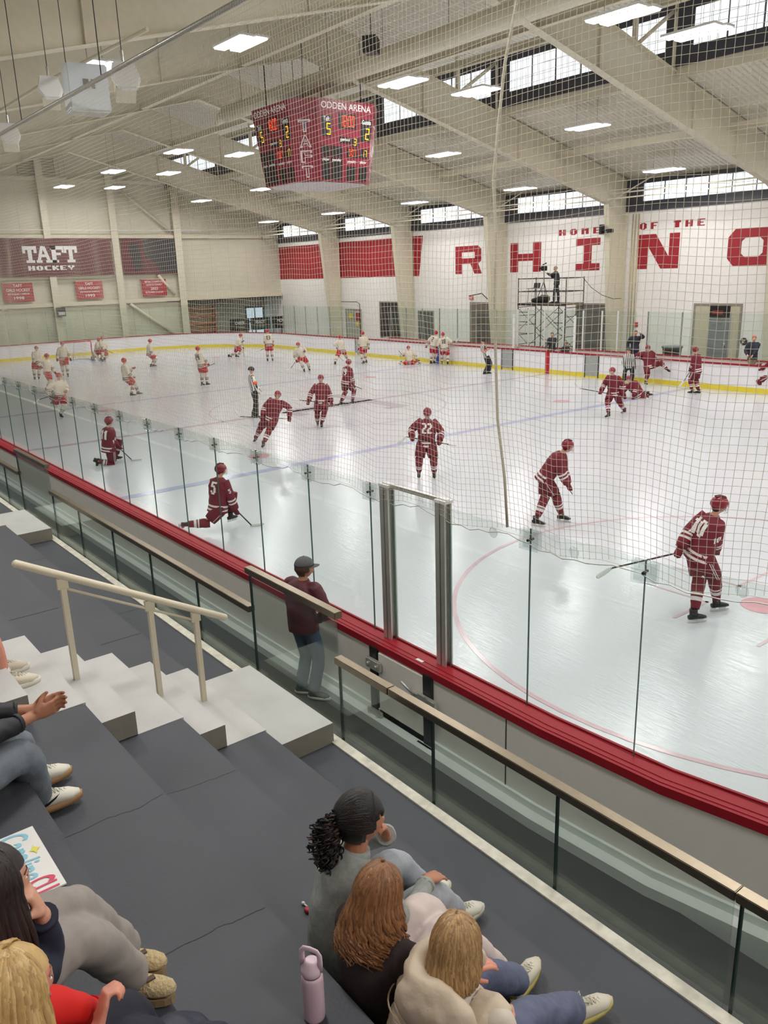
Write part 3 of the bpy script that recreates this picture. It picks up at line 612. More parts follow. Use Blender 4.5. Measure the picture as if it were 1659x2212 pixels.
t = thing('team_banner', 'wide maroon banner reading TAFT HOCKEY on the end wall', 'banner'); MB_ = mat('banner_maroon', (96, 44, 54), .6, amp=.12, scale=1.5)
boxo('cloth', XE+.42, XE+.45, -9.0, 4.99, 5.39, 7.87, MB_, t)
def slab(ch, y0, w, z0, h, par):
    # slab-serif letters as boxes in the y-z plane
    L = {'T': [(0, 1, .78, 1), (0, .2, .58, .78), (.8, 1, .58, .78), (.36, .64, .16, .78), (.2, .8, 0, .16)],
         'A': [], 'F': [(.08, .4, 0, 1), (0, .55, 0, .16), (0, 1, .78, 1), (.82, 1, .6, .78), (.4, .74, .44, .6), (0, .1, .84, 1)]}
    bm = bmesh.new(); X = XE+.455
    for a, b, c, d in L[ch]: box(bm, X, X+.01, y0+a*w, y0+b*w, z0+c*h, z0+d*h)
    if ch == 'A':
        for i, pl in enumerate(([(0, 0), (.38, 0), (.38, .16), (0, .16)], [(.62, 0), (1, 0), (1, .16), (.62, .16)], [(.07, .16), (.29, .16), (.56, 1), (.36, 1)], [(.71, .16), (.93, .16), (.64, 1), (.46, .9)], [(.25, .34), (.75, .34), (.71, .5), (.3, .5)])):
            prism(bm, [(y0+p[0]*w, z0+p[1]*h) for p in pl], X, X+.01+i*.001, 'x')
    obj('letter', bm, WHITEM, par)
for ch, y0, w_ in (('T', -1.13, .92), ('A', -.28, 1.0), ('F', .70, .92), ('T', 1.60, .92)): slab(ch, y0, w_, 6.30, 1.08, t)
blocktext('lettering', 'HOCKEY', WHITEM, (XE+.46, -.9, 5.80), (0, 1, 0), (0, 0, 1), 3.1, .30, t)
t = thing('picture_banner', 'dark maroon and charcoal picture banner right of the TAFT banner', 'banner'); boxo('cloth', XE+.30, XE+.33, 5.74, 10.1, 5.38, 7.86, MB_, t)
bm = bmesh.new(); prism(bm, [(7.4, 7.84), (10.08, 7.84), (10.08, 5.5), (8.6, 5.5), (8.1, 6.2), (7.5, 6.6)], XE+.335, XE+.34, 'x'); part(obj('dark_figure', bm, mat('charcoal_print', (58, 56, 62), .6, amp=.2), t), 'charcoal printed shape')
bm = bmesh.new(); prism(bm, [(6.3, 7.5), (7.1, 7.6), (7.2, 5.7), (6.6, 5.6)], XE+.335, XE+.34, 'x'); obj('dark_figure', bm, _M['charcoal_print'], t)
PN = mat('pennant_red', (168, 44, 58), .6, amp=.05)
for y0, y1, z0, z1, ls, yr in ((-2.69, -.74, 3.78, 5.04, ['TAFT', 'GIRLS HOCKEY', 'NEW ENGLAND CHAMPIONS', '1998'], '1998'), (2.17, 4.08, 3.77, 5.02, ['TAFT', 'GIRLS HOCKEY', 'NEW ENGLAND CHAMPIONS', '1993'], '1993'), (7.03, 8.94, 3.78, 5.0, ['NEPSAC CHAMPIONS', 'LARGE SCHOOL TOURNAMENT', '2023', 'BOYS VARSITY HOCKEY'], '2023')):
    t = thing('pennant', 'red championship pennant on the end wall reading '+yr+{'1998': ', leftmost of three', '1993': ', middle of three', '2023': ', below the dark picture banner'}[yr], 'banner'); boxo('cloth', XE+.245, XE+.27, y0, y1, z0, z1, PN, t); boxo('hanging_batten', XE+.01, XE+.26, y0, y1, z1, z1+.03, CREAM, t)
    zz = z1-.1
    for s, (fw, hh) in zip(ls, ((.3, .18), (.8, .18), (.72, .11), (.34, .19)) if yr != '2023' else ((.78, .13), (.66, .11), (.3, .2), (.74, .12))):
        ww = (y1-y0)*fw; text('lettering', s, WHITEM, (XE+.275, (y0+y1)/2-ww/2, zz-hh), (0, 1, 0), (0, 0, 1), ww, hh, t, .02); zz -= hh+.11
WOOD = mat('orange_wood', (176, 112, 82), .5, amp=.15, scale=3)
t = thing('wood_shelving', 'orange wooden shelves under the end wall beam', 'shelves'); 
for z in (.95, 1.45, 2.0, 2.55): boxo('shelf', XE-1.2, XE-.6, 10.8, 13.3, z, z+.12, WOOD, t)
for y in (10.8, 13.25): boxo('upright', XE-1.2, XE-.6, y, y+.07, 0, 2.8, WOOD, t)
boxo('back', XE-1.25, XE-1.2, 10.8, 13.3, 0, 2.8, mat('pale_wood', (196, 170, 140), .6), t)
gd = bpy.data.objects.new('window_80', None); COL.objects.link(gd); struct(gd)
y0_, y1_ = 17.3, 19.1; X = XE-2.98
bm = bmesh.new(); box(bm, X, X+.06, y0_, y0_+.1, 0, 2.5); box(bm, X, X+.06, y1_-.1, y1_, 0, 2.5); box(bm, X, X+.06, 18.15, 18.25, 0, 2.5); box(bm, X, X+.06, y0_, y1_, 2.4, 2.55); box(bm, X, X+.06, y0_, y1_, 1.2, 1.32); obj('window_frame', bm, DARKF, gd)
boxo('pane', X+.01, X+.03, y0_+.1, y1_-.1, 0, 2.4, mat('outdoor_bright', (214, 230, 246), .3, amp=.25, scale=2, emit=1.6), gd)
for (a, b), s in zip(((14.15, 15.95), (16.05, 17.9), (18.1, 19.6)), ('CHECK', 'READY', 'MOVE')):
    t = thing('black_sign', 'black wall sign with white word %s in the far corner' % s, 'sign'); 
    b = min(b, 19.15); boxo('board', XE+.02, XE+.05, a, b, .75, 1.72, BLACK, t); boxo('leg', XE+.0, XE+.02, a+.1, a+.16, -.012, 1.6, DSTEEL, t); boxo('leg', XE+.0, XE+.02, b-.16, b-.1, -.012, 1.6, DSTEEL, t); text('lettering', s, WHITEM, (XE+.056, a+.45, 1.25), (0, 1, 0), (.0, .1, 1), .9, .26, t, .02); text('lettering', 'IT NOW', mat('grey_print', (140, 150, 150), .5), (XE+.056, a+.5, .92), (0, 1, 0), (0, .1, 1), .8, .2, t, .02)
t = thing('wall_box', 'small dark equipment box on the end wall column', 'box'); boxo('case', XE+.42, XE+.7, .55, 1.1, 2.7, 3.3, DSTEEL, t); boxo('grille', XE+.70, XE+.72, .6, 1.05, 2.8, 3.0, ALU, t)
t = thing('air_vent', 'framed lattice vent high on the end wall', 'vent')
for k in range(7): boxo('bar', XE+.02, XE+.07, -.55, 1.8, 11.95+k*.16, 12.0+k*.16, mat('vent_dark', (150, 144, 126), .6), t)
for y in (-.6, 1.8): boxo('side', XE+.02, XE+.08, y, y+.06, 11.9, 13.05, _M['vent_dark'], t)
# ------------------------------------------------------------------ ceiling services
t = thing('air_duct', 'long round cream ventilation duct along the ridge', 'duct')
bm = bmesh.new(); tube(bm, [V((-6.3, 0, 11.35)), V((0, 0, 11.35)), V((14, 0, 11.35)), V((33, 0, 11.35))], .31, 24, ref=(0, 1, 0)); obj('pipe', bm, CREAM, t)
bm = bmesh.new(); tube(bm, [V((-7.4, .1, 11.15)), V((-6.9, .05, 11.3)), V((-6.2, 0, 11.35))], [.10, .2, .3], 20, ref=(0, 1, 0)); obj('end_cone', bm, CREAM, t)
for k in range(9):
    x = -5+k*3; bm = bmesh.new(); tube(bm, [V((x, 0, 11.35)), V((x+.04, 0, 11.35))], .322, 24, ref=(0, 1, 0)); b_ = obj('band', bm, CREAM, t)
    rodo('hanger', (x, 0, 11.66), (x, 0, 13.9), .008, DSTEEL, t)
for x, y, z, l in ((6.2, -2.2, 11.0, 'small dark loudspeaker hanging right of the scoreboard'), (-3.5, 1.5, 11.6, 'white loudspeaker cluster above the scoreboard')):
    t = thing('hanging_speaker', l, 'loudspeaker', (x, y, z), .6); bm = bmesh.new(); prism(bm, [(-.2, -.2), (.2, -.2), (.2, .15), (-.2, .22)], -.2, .2, 'x'); obj('cabinet', bm, CREAM if x < 0 else DSTEEL, t); boxo('grille', .2, .21, -.17, .17, -.17, .1, BLACK, t); rodo('hanger', (0, 0, .2), (0, 0, 13.6-z), .012, DSTEEL, t)
# unit heater, speakers
t = thing('unit_heater', 'white boxy unit heater with two small windows hanging top left', 'heater', (11.1, -12.25, 8.05), math.radians(82))
bm = bmesh.new(); box(bm, -.33, .33, -.24, .24, -.36, .36); bmesh.ops.bevel(bm, geom=bm.edges[:], offset=.02, segments=2, affect='EDGES'); obj('cabinet', bm, mat('heater_white', (196, 202, 206), .4, amp=.02), t)
for k in range(7): boxo('louvre', -.30, .30, -.21+k*.065, -.18+k*.065, -.375, -.362, ALU, t)
for x in (-.04, .09): boxo('window', x-.05, x+.04 if x < 0 else x+.01, -.247, -.241, -.02, .12, mat('heater_dark', (120, 118, 112), .5), t)
for x in (-.28, .28): rodo('hanger', (x, 0, .36), (x, 0, 3.2), .007, DSTEEL, t)
def pspk(x, y, z, rz, l):
    t = thing('panel_speaker', l, 'loudspeaker', (x, y, z), rz); bm = bmesh.new(); prism(bm, [(-.21, -.05), (-.1, -.23), (.16, -.23), (.23, -.05), (.16, .23), (-.16, .23)], -.04, .04, 'y'); bmesh.ops.bevel(bm, geom=bm.edges[:], offset=.02, segments=2, affect='EDGES'); o = obj('plate', bm, WHITEM, t); o.rotation_euler = (-.45, 0, 0)
    bm = bmesh.new(); prism(bm, [(-.15, -.17), (.15, -.17), (.15, .17), (-.15, .17)], .05, .4, 'y'); o = obj('cabinet', bm, CREAM, t); o.rotation_euler = (-.45, 0, 0)
    rodo('arm', (0, .06, .05), (0, .16, .38), .022, ALU, t); rodo('hanger', (0, .16, .38), (0, .16, 3.0), .007, DSTEEL, t)
pspk(9.43, -12.3, 8.37, 1.25, 'white angled loudspeaker just left of the unit heater'); pspk(12.9, -12.3, 7.93, 1.25, 'white angled loudspeaker just right of the unit heater'); pspk(6.5, -12.3, 8.0, 1.25, 'white angled loudspeaker at the left edge')
bm = bmesh.new(); tube(bm, [V((7.7-12, -12.0, 8.75)), V((7.9, -11.9, 8.75)), V((13, -11.9, 8.6))], .03, 6); tag(obj('service_pipe', bm, CREAM), 'thin pipe carrying the loudspeakers top left', 'pipe')
bm = bmesh.new(); tube(bm, [V((-12, -12.75, 7.82)), V((34, -12.75, 7.82))], .035, 8); tag(obj('net_pole', bm, mat('grey_pipe', (150, 148, 142), .35, .6)), 'long grey pipe from which the protective net hangs', 'pipe')
for x in (9.0, 13.1, 17.3, 21.4): rodo('net_hanger', (x, -12.75, 7.85), (x, -12.75, 10.5), .008, DSTEEL); 
for o in [o for o in bpy.data.objects if o.name.startswith('net_hanger')]: tag(o, 'thin cable holding up the net pipe', 'cable', 'cables of the net pipe')
for x, y in ((7.6, -11.9), (9.9, -12.3)): pass
# ------------------------------------------------------------------ light fixtures
EM = mat('lamp_lens', (255, 252, 244), .4, amp=0, emit=9)
lampd = bpy.data.lights.new('fixture_light', 'AREA'); lampd.shape = 'RECTANGLE'; lampd.size = 1.5; lampd.size_y = .8; lampd.energy = LAMP_W; lampd.color = (1, .985, .97)
lamps = lampd.copy(); lamps.energy = LAMP_W*.95
bmh = bmesh.new(); box(bmh, -.80, .80, -.42, -.02, .0, .06); box(bmh, -.72, .88, .04, .44, .0, .06); box(bmh, -.1, .1, -.06, .08, .02, .05)
mh = bpy.data.meshes.new('housing'); bmh.to_mesh(mh); bmh.free(); mh.materials.append(WHITEM)
def lens(a, b, c, d):
    bm = bmesh.new(); box(bm, a, b, c, d, -.045, -.001); bmesh.ops.bevel(bm, geom=bm.edges[:], offset=.02, segments=2, affect='EDGES'); me = bpy.data.meshes.new('lens'); bm.to_mesh(me); bm.free(); me.materials.append(EM); return me
ml = [lens(-.78, .78, -.40, -.04), lens(-.70, .86, .06, .42)]
bmg = bmesh.new(); tube(bmg, [V((-.5, 0, .06)), V((-.5, 0, 1.4))], .006, 4); tube(bmg, [V((.5, 0, .06)), V((.5, 0, 1.4))], .006, 4); mg = bpy.data.meshes.new('hanger'); bmg.to_mesh(mg); bmg.free(); mg.materials.append(DSTEEL)
ROWS = [(.9, 10.82, 'ridge row'), (4.2, 10.88, 'row beside the duct'), (10.4, 10.22, 'row under the far windows'), (15.8, 8.89, 'row along the far wall'), (-5.0, 11.2, 'row over the near ice'), (-9.2, 10.1, 'row over the near boards'), (-15.6, 8.75, 'row over the stand')]
bays = [(-29.8, 'farthest bay'), (-21.4, 'second bay from the end wall'), (-13.0, 'third bay from the end wall'), (-4.6, 'bay over the letters H and I'), (3.8, 'bay over the letter N'), (12.2, 'bay over player 22'), (20.6, 'bay above the stand'), (29.2, 'nearest bay')]
for y, z, rl in ROWS:
    for x, blb in bays:
        if (y == -15.6 and x < -5) or (y in (-5.0, -9.2) and x < 3): continue
        px, py, pz = x, y, z
        t = thing('light_fixture', 'bright twin panel light, %s, %s' % (rl, blb), 'ceiling light', (px, py, pz))
        for me in (mh, ml[0], ml[1], mg):
            o = bpy.data.objects.new(me.name, me); COL.objects.link(o); o.parent = t
            if me is mg:
                dk = (14.3-.097*abs(y) if abs(y) < 9.74 else 13.81-.2482*abs(y))+.03; o.scale.z = (dk-pz-.06)/1.34; o.location.z = .06-.06*o.scale.z
        lo = bpy.data.objects.new('lamp', lampd if y > -15 else lamps); COL.objects.link(lo); lo.parent = t; lo.location = (0, 0, -.08)
# ------------------------------------------------------------------ scoreboard
SBM = mat('scoreboard_maroon', (124, 26, 48), .35, amp=.04)
sb = thing('scoreboard', 'maroon eight sided hanging scoreboard showing 18:00 and a 5 to 2 score', 'scoreboard')
def octo(a, c, z): return [V((a, -c, z)), V((a, c, z)), V((c, a, z)), V((-c, a, z)), V((-a, c, z)), V((-a, -c, z)), V((-c, -a, z)), V((c, -a, z))]
TOP, BOT = octo(1.9, 1.18, 10.52), octo(1.6, .98, 8.0)
TOP = [V((p.x, p.y+.05, p.z)) for p in TOP]; BOT = [V((p.x, p.y+.05, p.z)) for p in BOT]
bm = bmesh.new(); A = [bm.verts.new(p) for p in TOP]; B = [bm.verts.new(p) for p in BOT]; bm.faces.new(A); bm.faces.new(B[::-1])
for i in range(8): bm.faces.new((A[i], B[i], B[(i+1) % 8], A[(i+1) % 8]))
obj('housing', bm, SBM, sb)
AMB = mat('led_amber', (255, 176, 20), .4, amp=0, emit=2.4); LRED = mat('led_red', (255, 64, 20), .4, amp=0, emit=2.4); LBLK = mat('led_black', (26, 20, 22), .4, amp=0); PRT = mat('white_print', (226, 220, 220), .5, amp=0)
S7 = {'0': 'abcdef', '1': 'bc', '2': 'abged', '3': 'abgcd', '5': 'afgcd', '7': 'abc', '8': 'abcdefg'}
def face(i, main=True):
    p0, p1 = BOT[i], BOT[(i+1) % 8]; q0, q1 = TOP[i], TOP[(i+1) % 8]
    # choose left->right seen from outside
    n0 = ((p0+p1)/2-V((0, .05, (p0.z)))); xd = (p1-p0).normalized(); up = ((q0+q1)/2-(p0+p1)/2).normalized(); n = xd.cross(up)
    if n.dot(n0) < 0: p0, p1, q0, q1 = p1, p0, q1, q0; xd = -xd; n = -n
    def at(u, v, o=.006): a = p0.lerp(p1, u); b = q0.lerp(q1, u); return a.lerp(b, v)+n*o
    def quad(bm, u0, u1, v0, v1, o=.006): bm.faces.new([bm.verts.new(at(u, v, o)) for u, v in ((u0, v0), (u1, v0), (u1, v1), (u0, v1))])
    def digits(s, u, v, dw, dh, m):
        bm = bmesh.new(); th = dw*.17; tv = dh*.09; x = u
        for ch in s:
            if ch == ':':
                quad(bm, x, x+th, v+dh*.25, v+dh*.37, .014); quad(bm, x, x+th, v+dh*.62, v+dh*.74, .014); x += th*2; continue
            for g in S7[ch]:
                r = {'a': (0, 1, 1, 0), 'g': (0, 1, .5, 0), 'd': (0, 1, 0, 0)}
                if g == 'a': quad(bm, x, x+dw, v+dh-tv, v+dh, .014)
                if g == 'g': quad(bm, x, x+dw, v+dh/2-tv/2, v+dh/2+tv/2, .014)
                if g == 'd': quad(bm, x, x+dw, v, v+tv, .014)
                if g == 'b': quad(bm, x+dw-th, x+dw, v+dh/2, v+dh, .014)
                if g == 'c': quad(bm, x+dw-th, x+dw, v, v+dh/2, .014)
                if g == 'e': quad(bm, x, x+th, v, v+dh/2, .014)
                if g == 'f': quad(bm, x, x+th, v+dh/2, v+dh, .014)
            x += dw*1.35
        return obj('led_digits', bm, m, sb)
    def tx(s, u0, u1, v0, v1, m=PRT, b=.02):
        W_ = (at(u1, v0)-at(u0, v0)).length; H_ = (at(u0, v1)-at(u0, v0)).length
        text('lettering', s, m, at(u0, v0, .010), xd, up, W_, H_, sb, b)
    if main:
        bm = bmesh.new()
        for r in ((.03, .20, .02, .30), (.22, .44, .02, .30), (.53, .74, .02, .20), (.80, .97, .02, .20), (.03, .20, .31, .44), (.22, .44, .31, .44), (.53, .76, .31, .43), (.80, .97, .31, .43), (.05, .24, .55, .80), (.36, .70, .66, .84), (.78, .99, .52, .80), (.38, .60, .48, .56), (.62, .76, .45, .56)): quad(bm, *r)
        obj('led_window', bm, LBLK, sb)
        tx('ODDEN ARENA', .05, .95, .885, .965, b=.01)
        tx('Taft', .08, .20, .735, .79); tx('Guests', .80, .97, .735, .79); tx('period', .40, .58, .50, .55); tx('player', .04, .18, .245, .29); tx('penalty', .24, .42, .245, .29); tx('penalty', .55, .73, .235, .28); tx('player', .81, .95, .235, .28)
        digits('5', .14, .57, .07, .14, AMB); digits('2', .88, .55, .07, .14, AMB); digits('18:00', .385, .685, .050, .135, LRED); digits('3', .66, .465, .05, .085, AMB); digits('0:07', .57, .33, .036, .085, LRED); digits('17', .84, .33, .040, .085, AMB)
    else:
        LO = mat('letter_outline', (206, 186, 190), .5, amp=0)
        for k, ch in enumerate('TAFT'): tx(ch, .28, .72, .60-k*.185, .75-k*.185, LO, .04); tx(ch, .34, .66, .615-k*.185, .735-k*.185, SBM if k else mat('navy_print', (40, 50, 96), .5, amp=0), .0)
    bm = bmesh.new(); quad(bm, 0, 1, .845, .853, .01); obj('header_line', bm, mat('sb_dark', (70, 14, 28), .4, amp=0), sb)
for i in (0, 2, 4, 6): face(i, True)
for i in (1, 3, 5, 7): face(i, False)
bm = bmesh.new(); bm.faces.new([bm.verts.new(V((p.x*.93, p.y*.93, 7.99))) for p in BOT[::-1]]); part(obj('underside_panel', bm, mat('sb_under', (186, 176, 178), .4), sb), 'pale printed underside')
for sx in (-1, 1):
    for sy in (-1, 1): rodo('hanger', (sx*1.2, sy*1.2, 10.5), (sx*1.2, sy*1.2, 12.6), .02, DSTEEL, sb)
# ------------------------------------------------------------------ protective net
def netpt(x, z):
    yb = onb(x) if x < 30 else onb(29.9)
    f = (z-2.75)/5.07; s = math.sin(math.pi*min(max(f, 0), 1))
    ph = (x-21.4)/1.2
    dy = -.10*s*math.sin(x*.9+1)+.05*s*noise.noise((x*1.3, z*.9, 0))-.06*math.sin(math.pi*ph)**2*(1-f)**2
    dz = -.09*(1-f)**2*abs(math.sin(math.pi*ph))**1.2*(1 if x > 15 else .4)+.05*s*noise.noise((x*.6, z*.5, 3))
    dx = .05*s*noise.noise((x*.7, z*.7, 7))+.05*(1-f)*math.sin(z*2+x)
    return V((x+dx, yb-.02+dy, z+dz))
nb = bmesh.new()
def tri(pts, r):
    prev = None
    for i, p in enumerate(pts):
        t = (pts[min(i+1, len(pts)-1)]-pts[max(i-1, 0)]).normalized(); u = t.cross(V((0, 1, .01))).normalized(); v = t.cross(u)
        ring = [nb.verts.new(p+u*(r*math.cos(a))+v*(r*math.sin(a))) for a in (0, 2.094, 4.189)]
        if prev:
            for k in range(3): nb.faces.new((prev[k], prev[(k+1) % 3], ring[(k+1) % 3], ring[k])).smooth = True
        prev = ring
NR, CELL = .0018, .055
xs = np.arange(-30, 29, CELL); zs = np.arange(2.75, 7.80, CELL)
for x in xs: tri([netpt(x, z) for z in np.linspace(2.75, 7.80, 12)], NR)
for z in zs: tri([netpt(x, z) for x in np.arange(-30, 29.01, .4)], NR)
net = tag(obj('protective_net', nb, NETM), 'fine square mesh protective net hanging above the near glass', 'net')
def rope(pts, r, l): bm = bmesh.new(); tube(bm, [V(p) for p in pts], r, 8); tag(obj('net_rope', bm, mat('rope', (196, 190, 172), .8, amp=.1)), l, 'rope')
rope([(21.475, -12.87, 7.8), (21.475, -12.88, 6.8), (21.38, -12.9, 6.4), (21.32, -12.9, 6.0), (21.27, -12.9, 5.6), (21.30, -12.9, 5.2), (21.29, -12.9, 4.6), (21.34, -12.9, 3.7), (21.41, -12.88, 3.2), (21.44, -12.87, 2.76)], .012, 'thick knotted rope running down the seam of the net')
# ================================================================== people
def ik(a, b, l1, l2, pole):
    d = b-a; L = d.length
    if L > (l1+l2)*.995: s = L/((l1+l2)*.99); l1 *= s; l2 *= s
    x = (l1*l1-l2*l2+L*L)/(2*L); h = math.sqrt(max(l1*l1-x*x, 0)); u = d/L; p = pole-u*pole.dot(u)
    if p.length < 1e-3: p = u.orthogonal()
    return a+u*x+p.normalized()*h
def chain(js, rk, n=5, rnd=.35):
    """smooth path through joints with rounded bends; rk radius keys [(t, r)] ; returns pts, radii, params"""
    P, T = [], []
    m = len(js)-1
    for i in range(m):
        a, b = js[i], js[i+1]
        for k in range(n+1):
            if k == 0 and i > 0: continue
            t = k/n; p = a.lerp(b, t)
            P.append(p); T.append(i+t)
    # soften around inner joints
    Q = [p.copy() for p in P]
    for _ in range(2):
        R = [q.copy() for q in Q]
        for i in range(1, len(Q)-1): R[i] = Q[i]*.5+(Q[i-1]+Q[i+1])*.25
        Q = R
    def rr(t):
        for (t0, r0), (t1, r1) in zip(rk, rk[1:]):
            if t <= t1+1e-9:
                f = (t-t0)/(t1-t0) if t1 > t0 else 0
                f = min(max(f, 0), 1)
                if isinstance(r0, tuple): return (r0[0]+(r1[0]-r0[0])*f, r0[1]+(r1[1]-r0[1])*f)
                return r0+(r1-r0)*f
        return rk[-1][1]
    return Q, [rr(t) for t in T], T
def limb(bm, js, rk, n=5, seg=10, ref=(1, 0, 0), bands=None, cap=True, t0=0, t1=None, wr=0):
    P, R, T = chain(js, rk, n)
    mi = None
    if bands:
        mi = [next((m for a, b, m in bands if a <= (T[i]+T[i+1])/2 < b), 0) for i in range(len(T)-1)]
    if t1 is not None or t0:
        s = [i for i, t in enumerate(T) if t >= t0-1e-6 and (t1 is None or t <= t1+1e-6)]
        P, R, T = [P[i] for i in s], [R[i] for i in s], [T[i] for i in s]
        if mi: mi = [mi[i] for i in s[:-1]]
    tube(bm, P, R, seg, ref, cap, mi, wr); return P
SK = {'light': mat('skin_light', (206, 152, 126), .5, amp=.05, scale=20), 'tan': mat('skin_tan', (176, 120, 92), .5, amp=.05, scale=20), 'pink': mat('skin_pink', (210, 142, 120), .5, amp=.06, scale=20)}
def basis(fwd, up): 
    fwd = V(fwd).normalized(); r = fwd.cross(V(up)).normalized(); u = r.cross(fwd); return Matrix((r, fwd, u)).transposed()   # cols right, forward, up
def headmesh(bm, c, M, s=1.0, seg=20, rings=14):
    def fn(d, p):
        x, y, z = d
        q = V((p.x*(1-.10*max(-z, 0)), p.y*(1+.05*(y < 0)*max(z, 0)), p.z))
        if z < -.15: q.x *= 1-.28*min(1, (-z-.15)/.8); q.y *= (1-.10*(-z)) if y > 0 else (1-.30*min(1, (-z-.15)/.6))
        if y > .75 and abs(x) < .22 and -.35 < z < .15: q.y += .022*s*(1-abs(x)/.22)*(1-(z+.35)/.5*.6)
        if y > .6 and .12 < z < .26 and abs(x) < .55: q.y += .006*s
        if y > .6 and -.02 < z < .12 and .12 < abs(x) < .5: q.y -= .008*s
        if y > .6 and -.62 < z < -.42 and abs(x) < .25: q.y += .006*s
        return q
    ellip(bm, c, (.075*s, .096*s, .115*s), M, seg, rings, fn)
    for sx in (-1, 1): ellip(bm, V(c)+M @ V((sx*.074*s, -.008*s, -.008*s)), (.010*s, .020*s, .032*s), M, 8, 6)
def facebits(parent, c, M, s=1.0, brow=(60, 44, 36), sk='light'):
    e = bmesh.new(); 
    for sx in (-1, 1): ellip(e, V(c)+M @ V((sx*.030*s, .083*s, .010*s)), (.0105*s, .007*s, .005*s), M, 8, 6)
    obj('eyes', e, mat('eye_white', (226, 222, 216), .3, amp=0), parent)
    e = bmesh.new()
    for sx in (-1, 1): ellip(e, V(c)+M @ V((sx*.030*s, .0885*s, .010*s)), (.0052*s, .003*s, .0048*s), M, 8, 6)
    obj('irises', e, mat('iris', (50, 36, 28), .3, amp=0), parent)
    e = bmesh.new()
    for sx in (-1, 1): tube(e, [V(c)+M @ V((sx*.014*s, .094*s, .030*s)), V(c)+M @ V((sx*.032*s, .090*s, .035*s)), V(c)+M @ V((sx*.050*s, .076*s, .030*s))], .0017*s, 6)
    obj('eyebrows', e, mat('brow%d' % brow[0], brow, .8, amp=0), parent)
    e = bmesh.new(); ellip(e, V(c)+M @ V((0, .088*s, -.056*s)), (.022*s, .007*s, .007*s), M, 10, 6); obj('lips', e, mat('lips', (176, 92, 86), .5, amp=0), parent)
def hand(bm, w, d, pn, s=1.0, curl=.5, side=1, thumb=.5, spread=.12):
    """w wrist, d direction of fingers, pn palm normal (palm faces pn), side=+1 right hand"""
    d = V(d).normalized(); pn = V(pn); pn = (pn-d*pn.dot(d)).normalized(); r = d.cross(pn)*side   # r points to the thumb side
    w = V(w); L = .095*s
    P = [w-d*.02*s, w+d*.02*s, w+d*L*.55, w+d*L*.98]
    tube(bm, P, [(.026*s, .019*s), (.030*s, .018*s), (.041*s, .016*s), (.038*s, .012*s)], 10, ref=r)
    for i, (o, fl, rr) in enumerate(((.030, .072, .0088), (.010, .080, .0092), (-.010, .074, .0088), (-.029, .060, .0078))):
        b = w+d*L*.90+r*o*s; a = 0; dr = (d+r*(o*spread*20)).normalized(); pts = [b-dr*.018*s, b]; ln = fl*s
        for f in (.45, .30, .25):
            a += curl*(.75+.08*i); q = dr*math.cos(a)+pn*math.sin(a); pts.append(pts[-1]+q*ln*f)
        tube(bm, pts, [rr*s*k for k in (1.05, 1.05, 1, .92, .72)], 8, ref=r)
    b = w+d*L*.28+r*.026*s; td = (r*(1-thumb*.6)+d*(.6+thumb*.4)+pn*(.35+.3*thumb)).normalized(); t2 = (td+pn*.35*curl+d*.35).normalized()
    pts = [b-td*.015*s, b+td*.012*s, b+td*.04*s, b+td*.04*s+t2*.028*s]; tube(bm, pts, [.014*s, .013*s, .011*s, .008*s], 8, ref=d)
def skate(bm_boot, bm_blade, ank, f, s=1.0, up=V((0, 0, 1))):
    f = V(f).normalized(); up = (V(up)-f*V(up).dot(f)).normalized(); r = f.cross(up)
    A = V(ank)
    P = [A+up*.08*s-f*.015*s, A+up*.02*s-f*.01*s, A-up*.03*s+f*.0*s]
    tube(bm_boot, P, [(.05*s, .062*s), (.046*s, .06*s), (.044*s, .066*s)], 10, ref=r)
    Q = [A-up*.045*s-f*.085*s, A-up*.04*s-f*.03*s, A-up*.04*s+f*.06*s, A-up*.052*s+f*.13*s, A-up*.06*s+f*.185*s]
    tube(bm_boot, Q, [(.03*s, .034*s), (.042*s, .044*s), (.045*s, .042*s), (.044*s, .032*s), (.028*s, .020*s)], 10, ref=r)
    def pl(p, h0, h1): return [A+f*p-up*h0, A+f*p-up*h1]
    for a, b, h0, h1, wd in ((-.09, -.02, .075, .115, .012), (.05, .15, .08, .115, .012), (-.10, .20, .108, .128, .006)):
        vs = [bm_blade.verts.new(A+(f*x-up*h)*s+r*sx*wd) for x, h in ((a, h0), (b, h0), (b, h1), (a, h1)) for sx in (-1, 1)]
        for q in ((0, 2, 4, 6), (1, 7, 5, 3), (0, 1, 3, 2), (2, 3, 5, 4), (4, 5, 7, 6), (6, 7, 1, 0)): bm_blade.faces.new([vs[i] for i in q])
def project_num(s, jersey_me, M, origin, nrm, upv, width, height, m, parent, lab=None):
    """block digits laid on the cloth"""
    bvh = BVHTree.FromPolygons([v.co[:] for v in jersey_me.vertices], [p.vertices[:] for p in jersey_me.polygons])
    upv = (upv-nrm*upv.dot(nrm)).normalized(); xd = upv.cross(nrm)
    def fn(p):
        h = bvh.ray_cast(p+nrm*.5, -nrm, 1.2)
        return (h[0]+nrm*.006) if h[0] else p
    o = blocktext('number', s, m, V(origin)-xd*width/2-upv*height/2, xd, upv, width, height, parent, fn=fn)
    return o
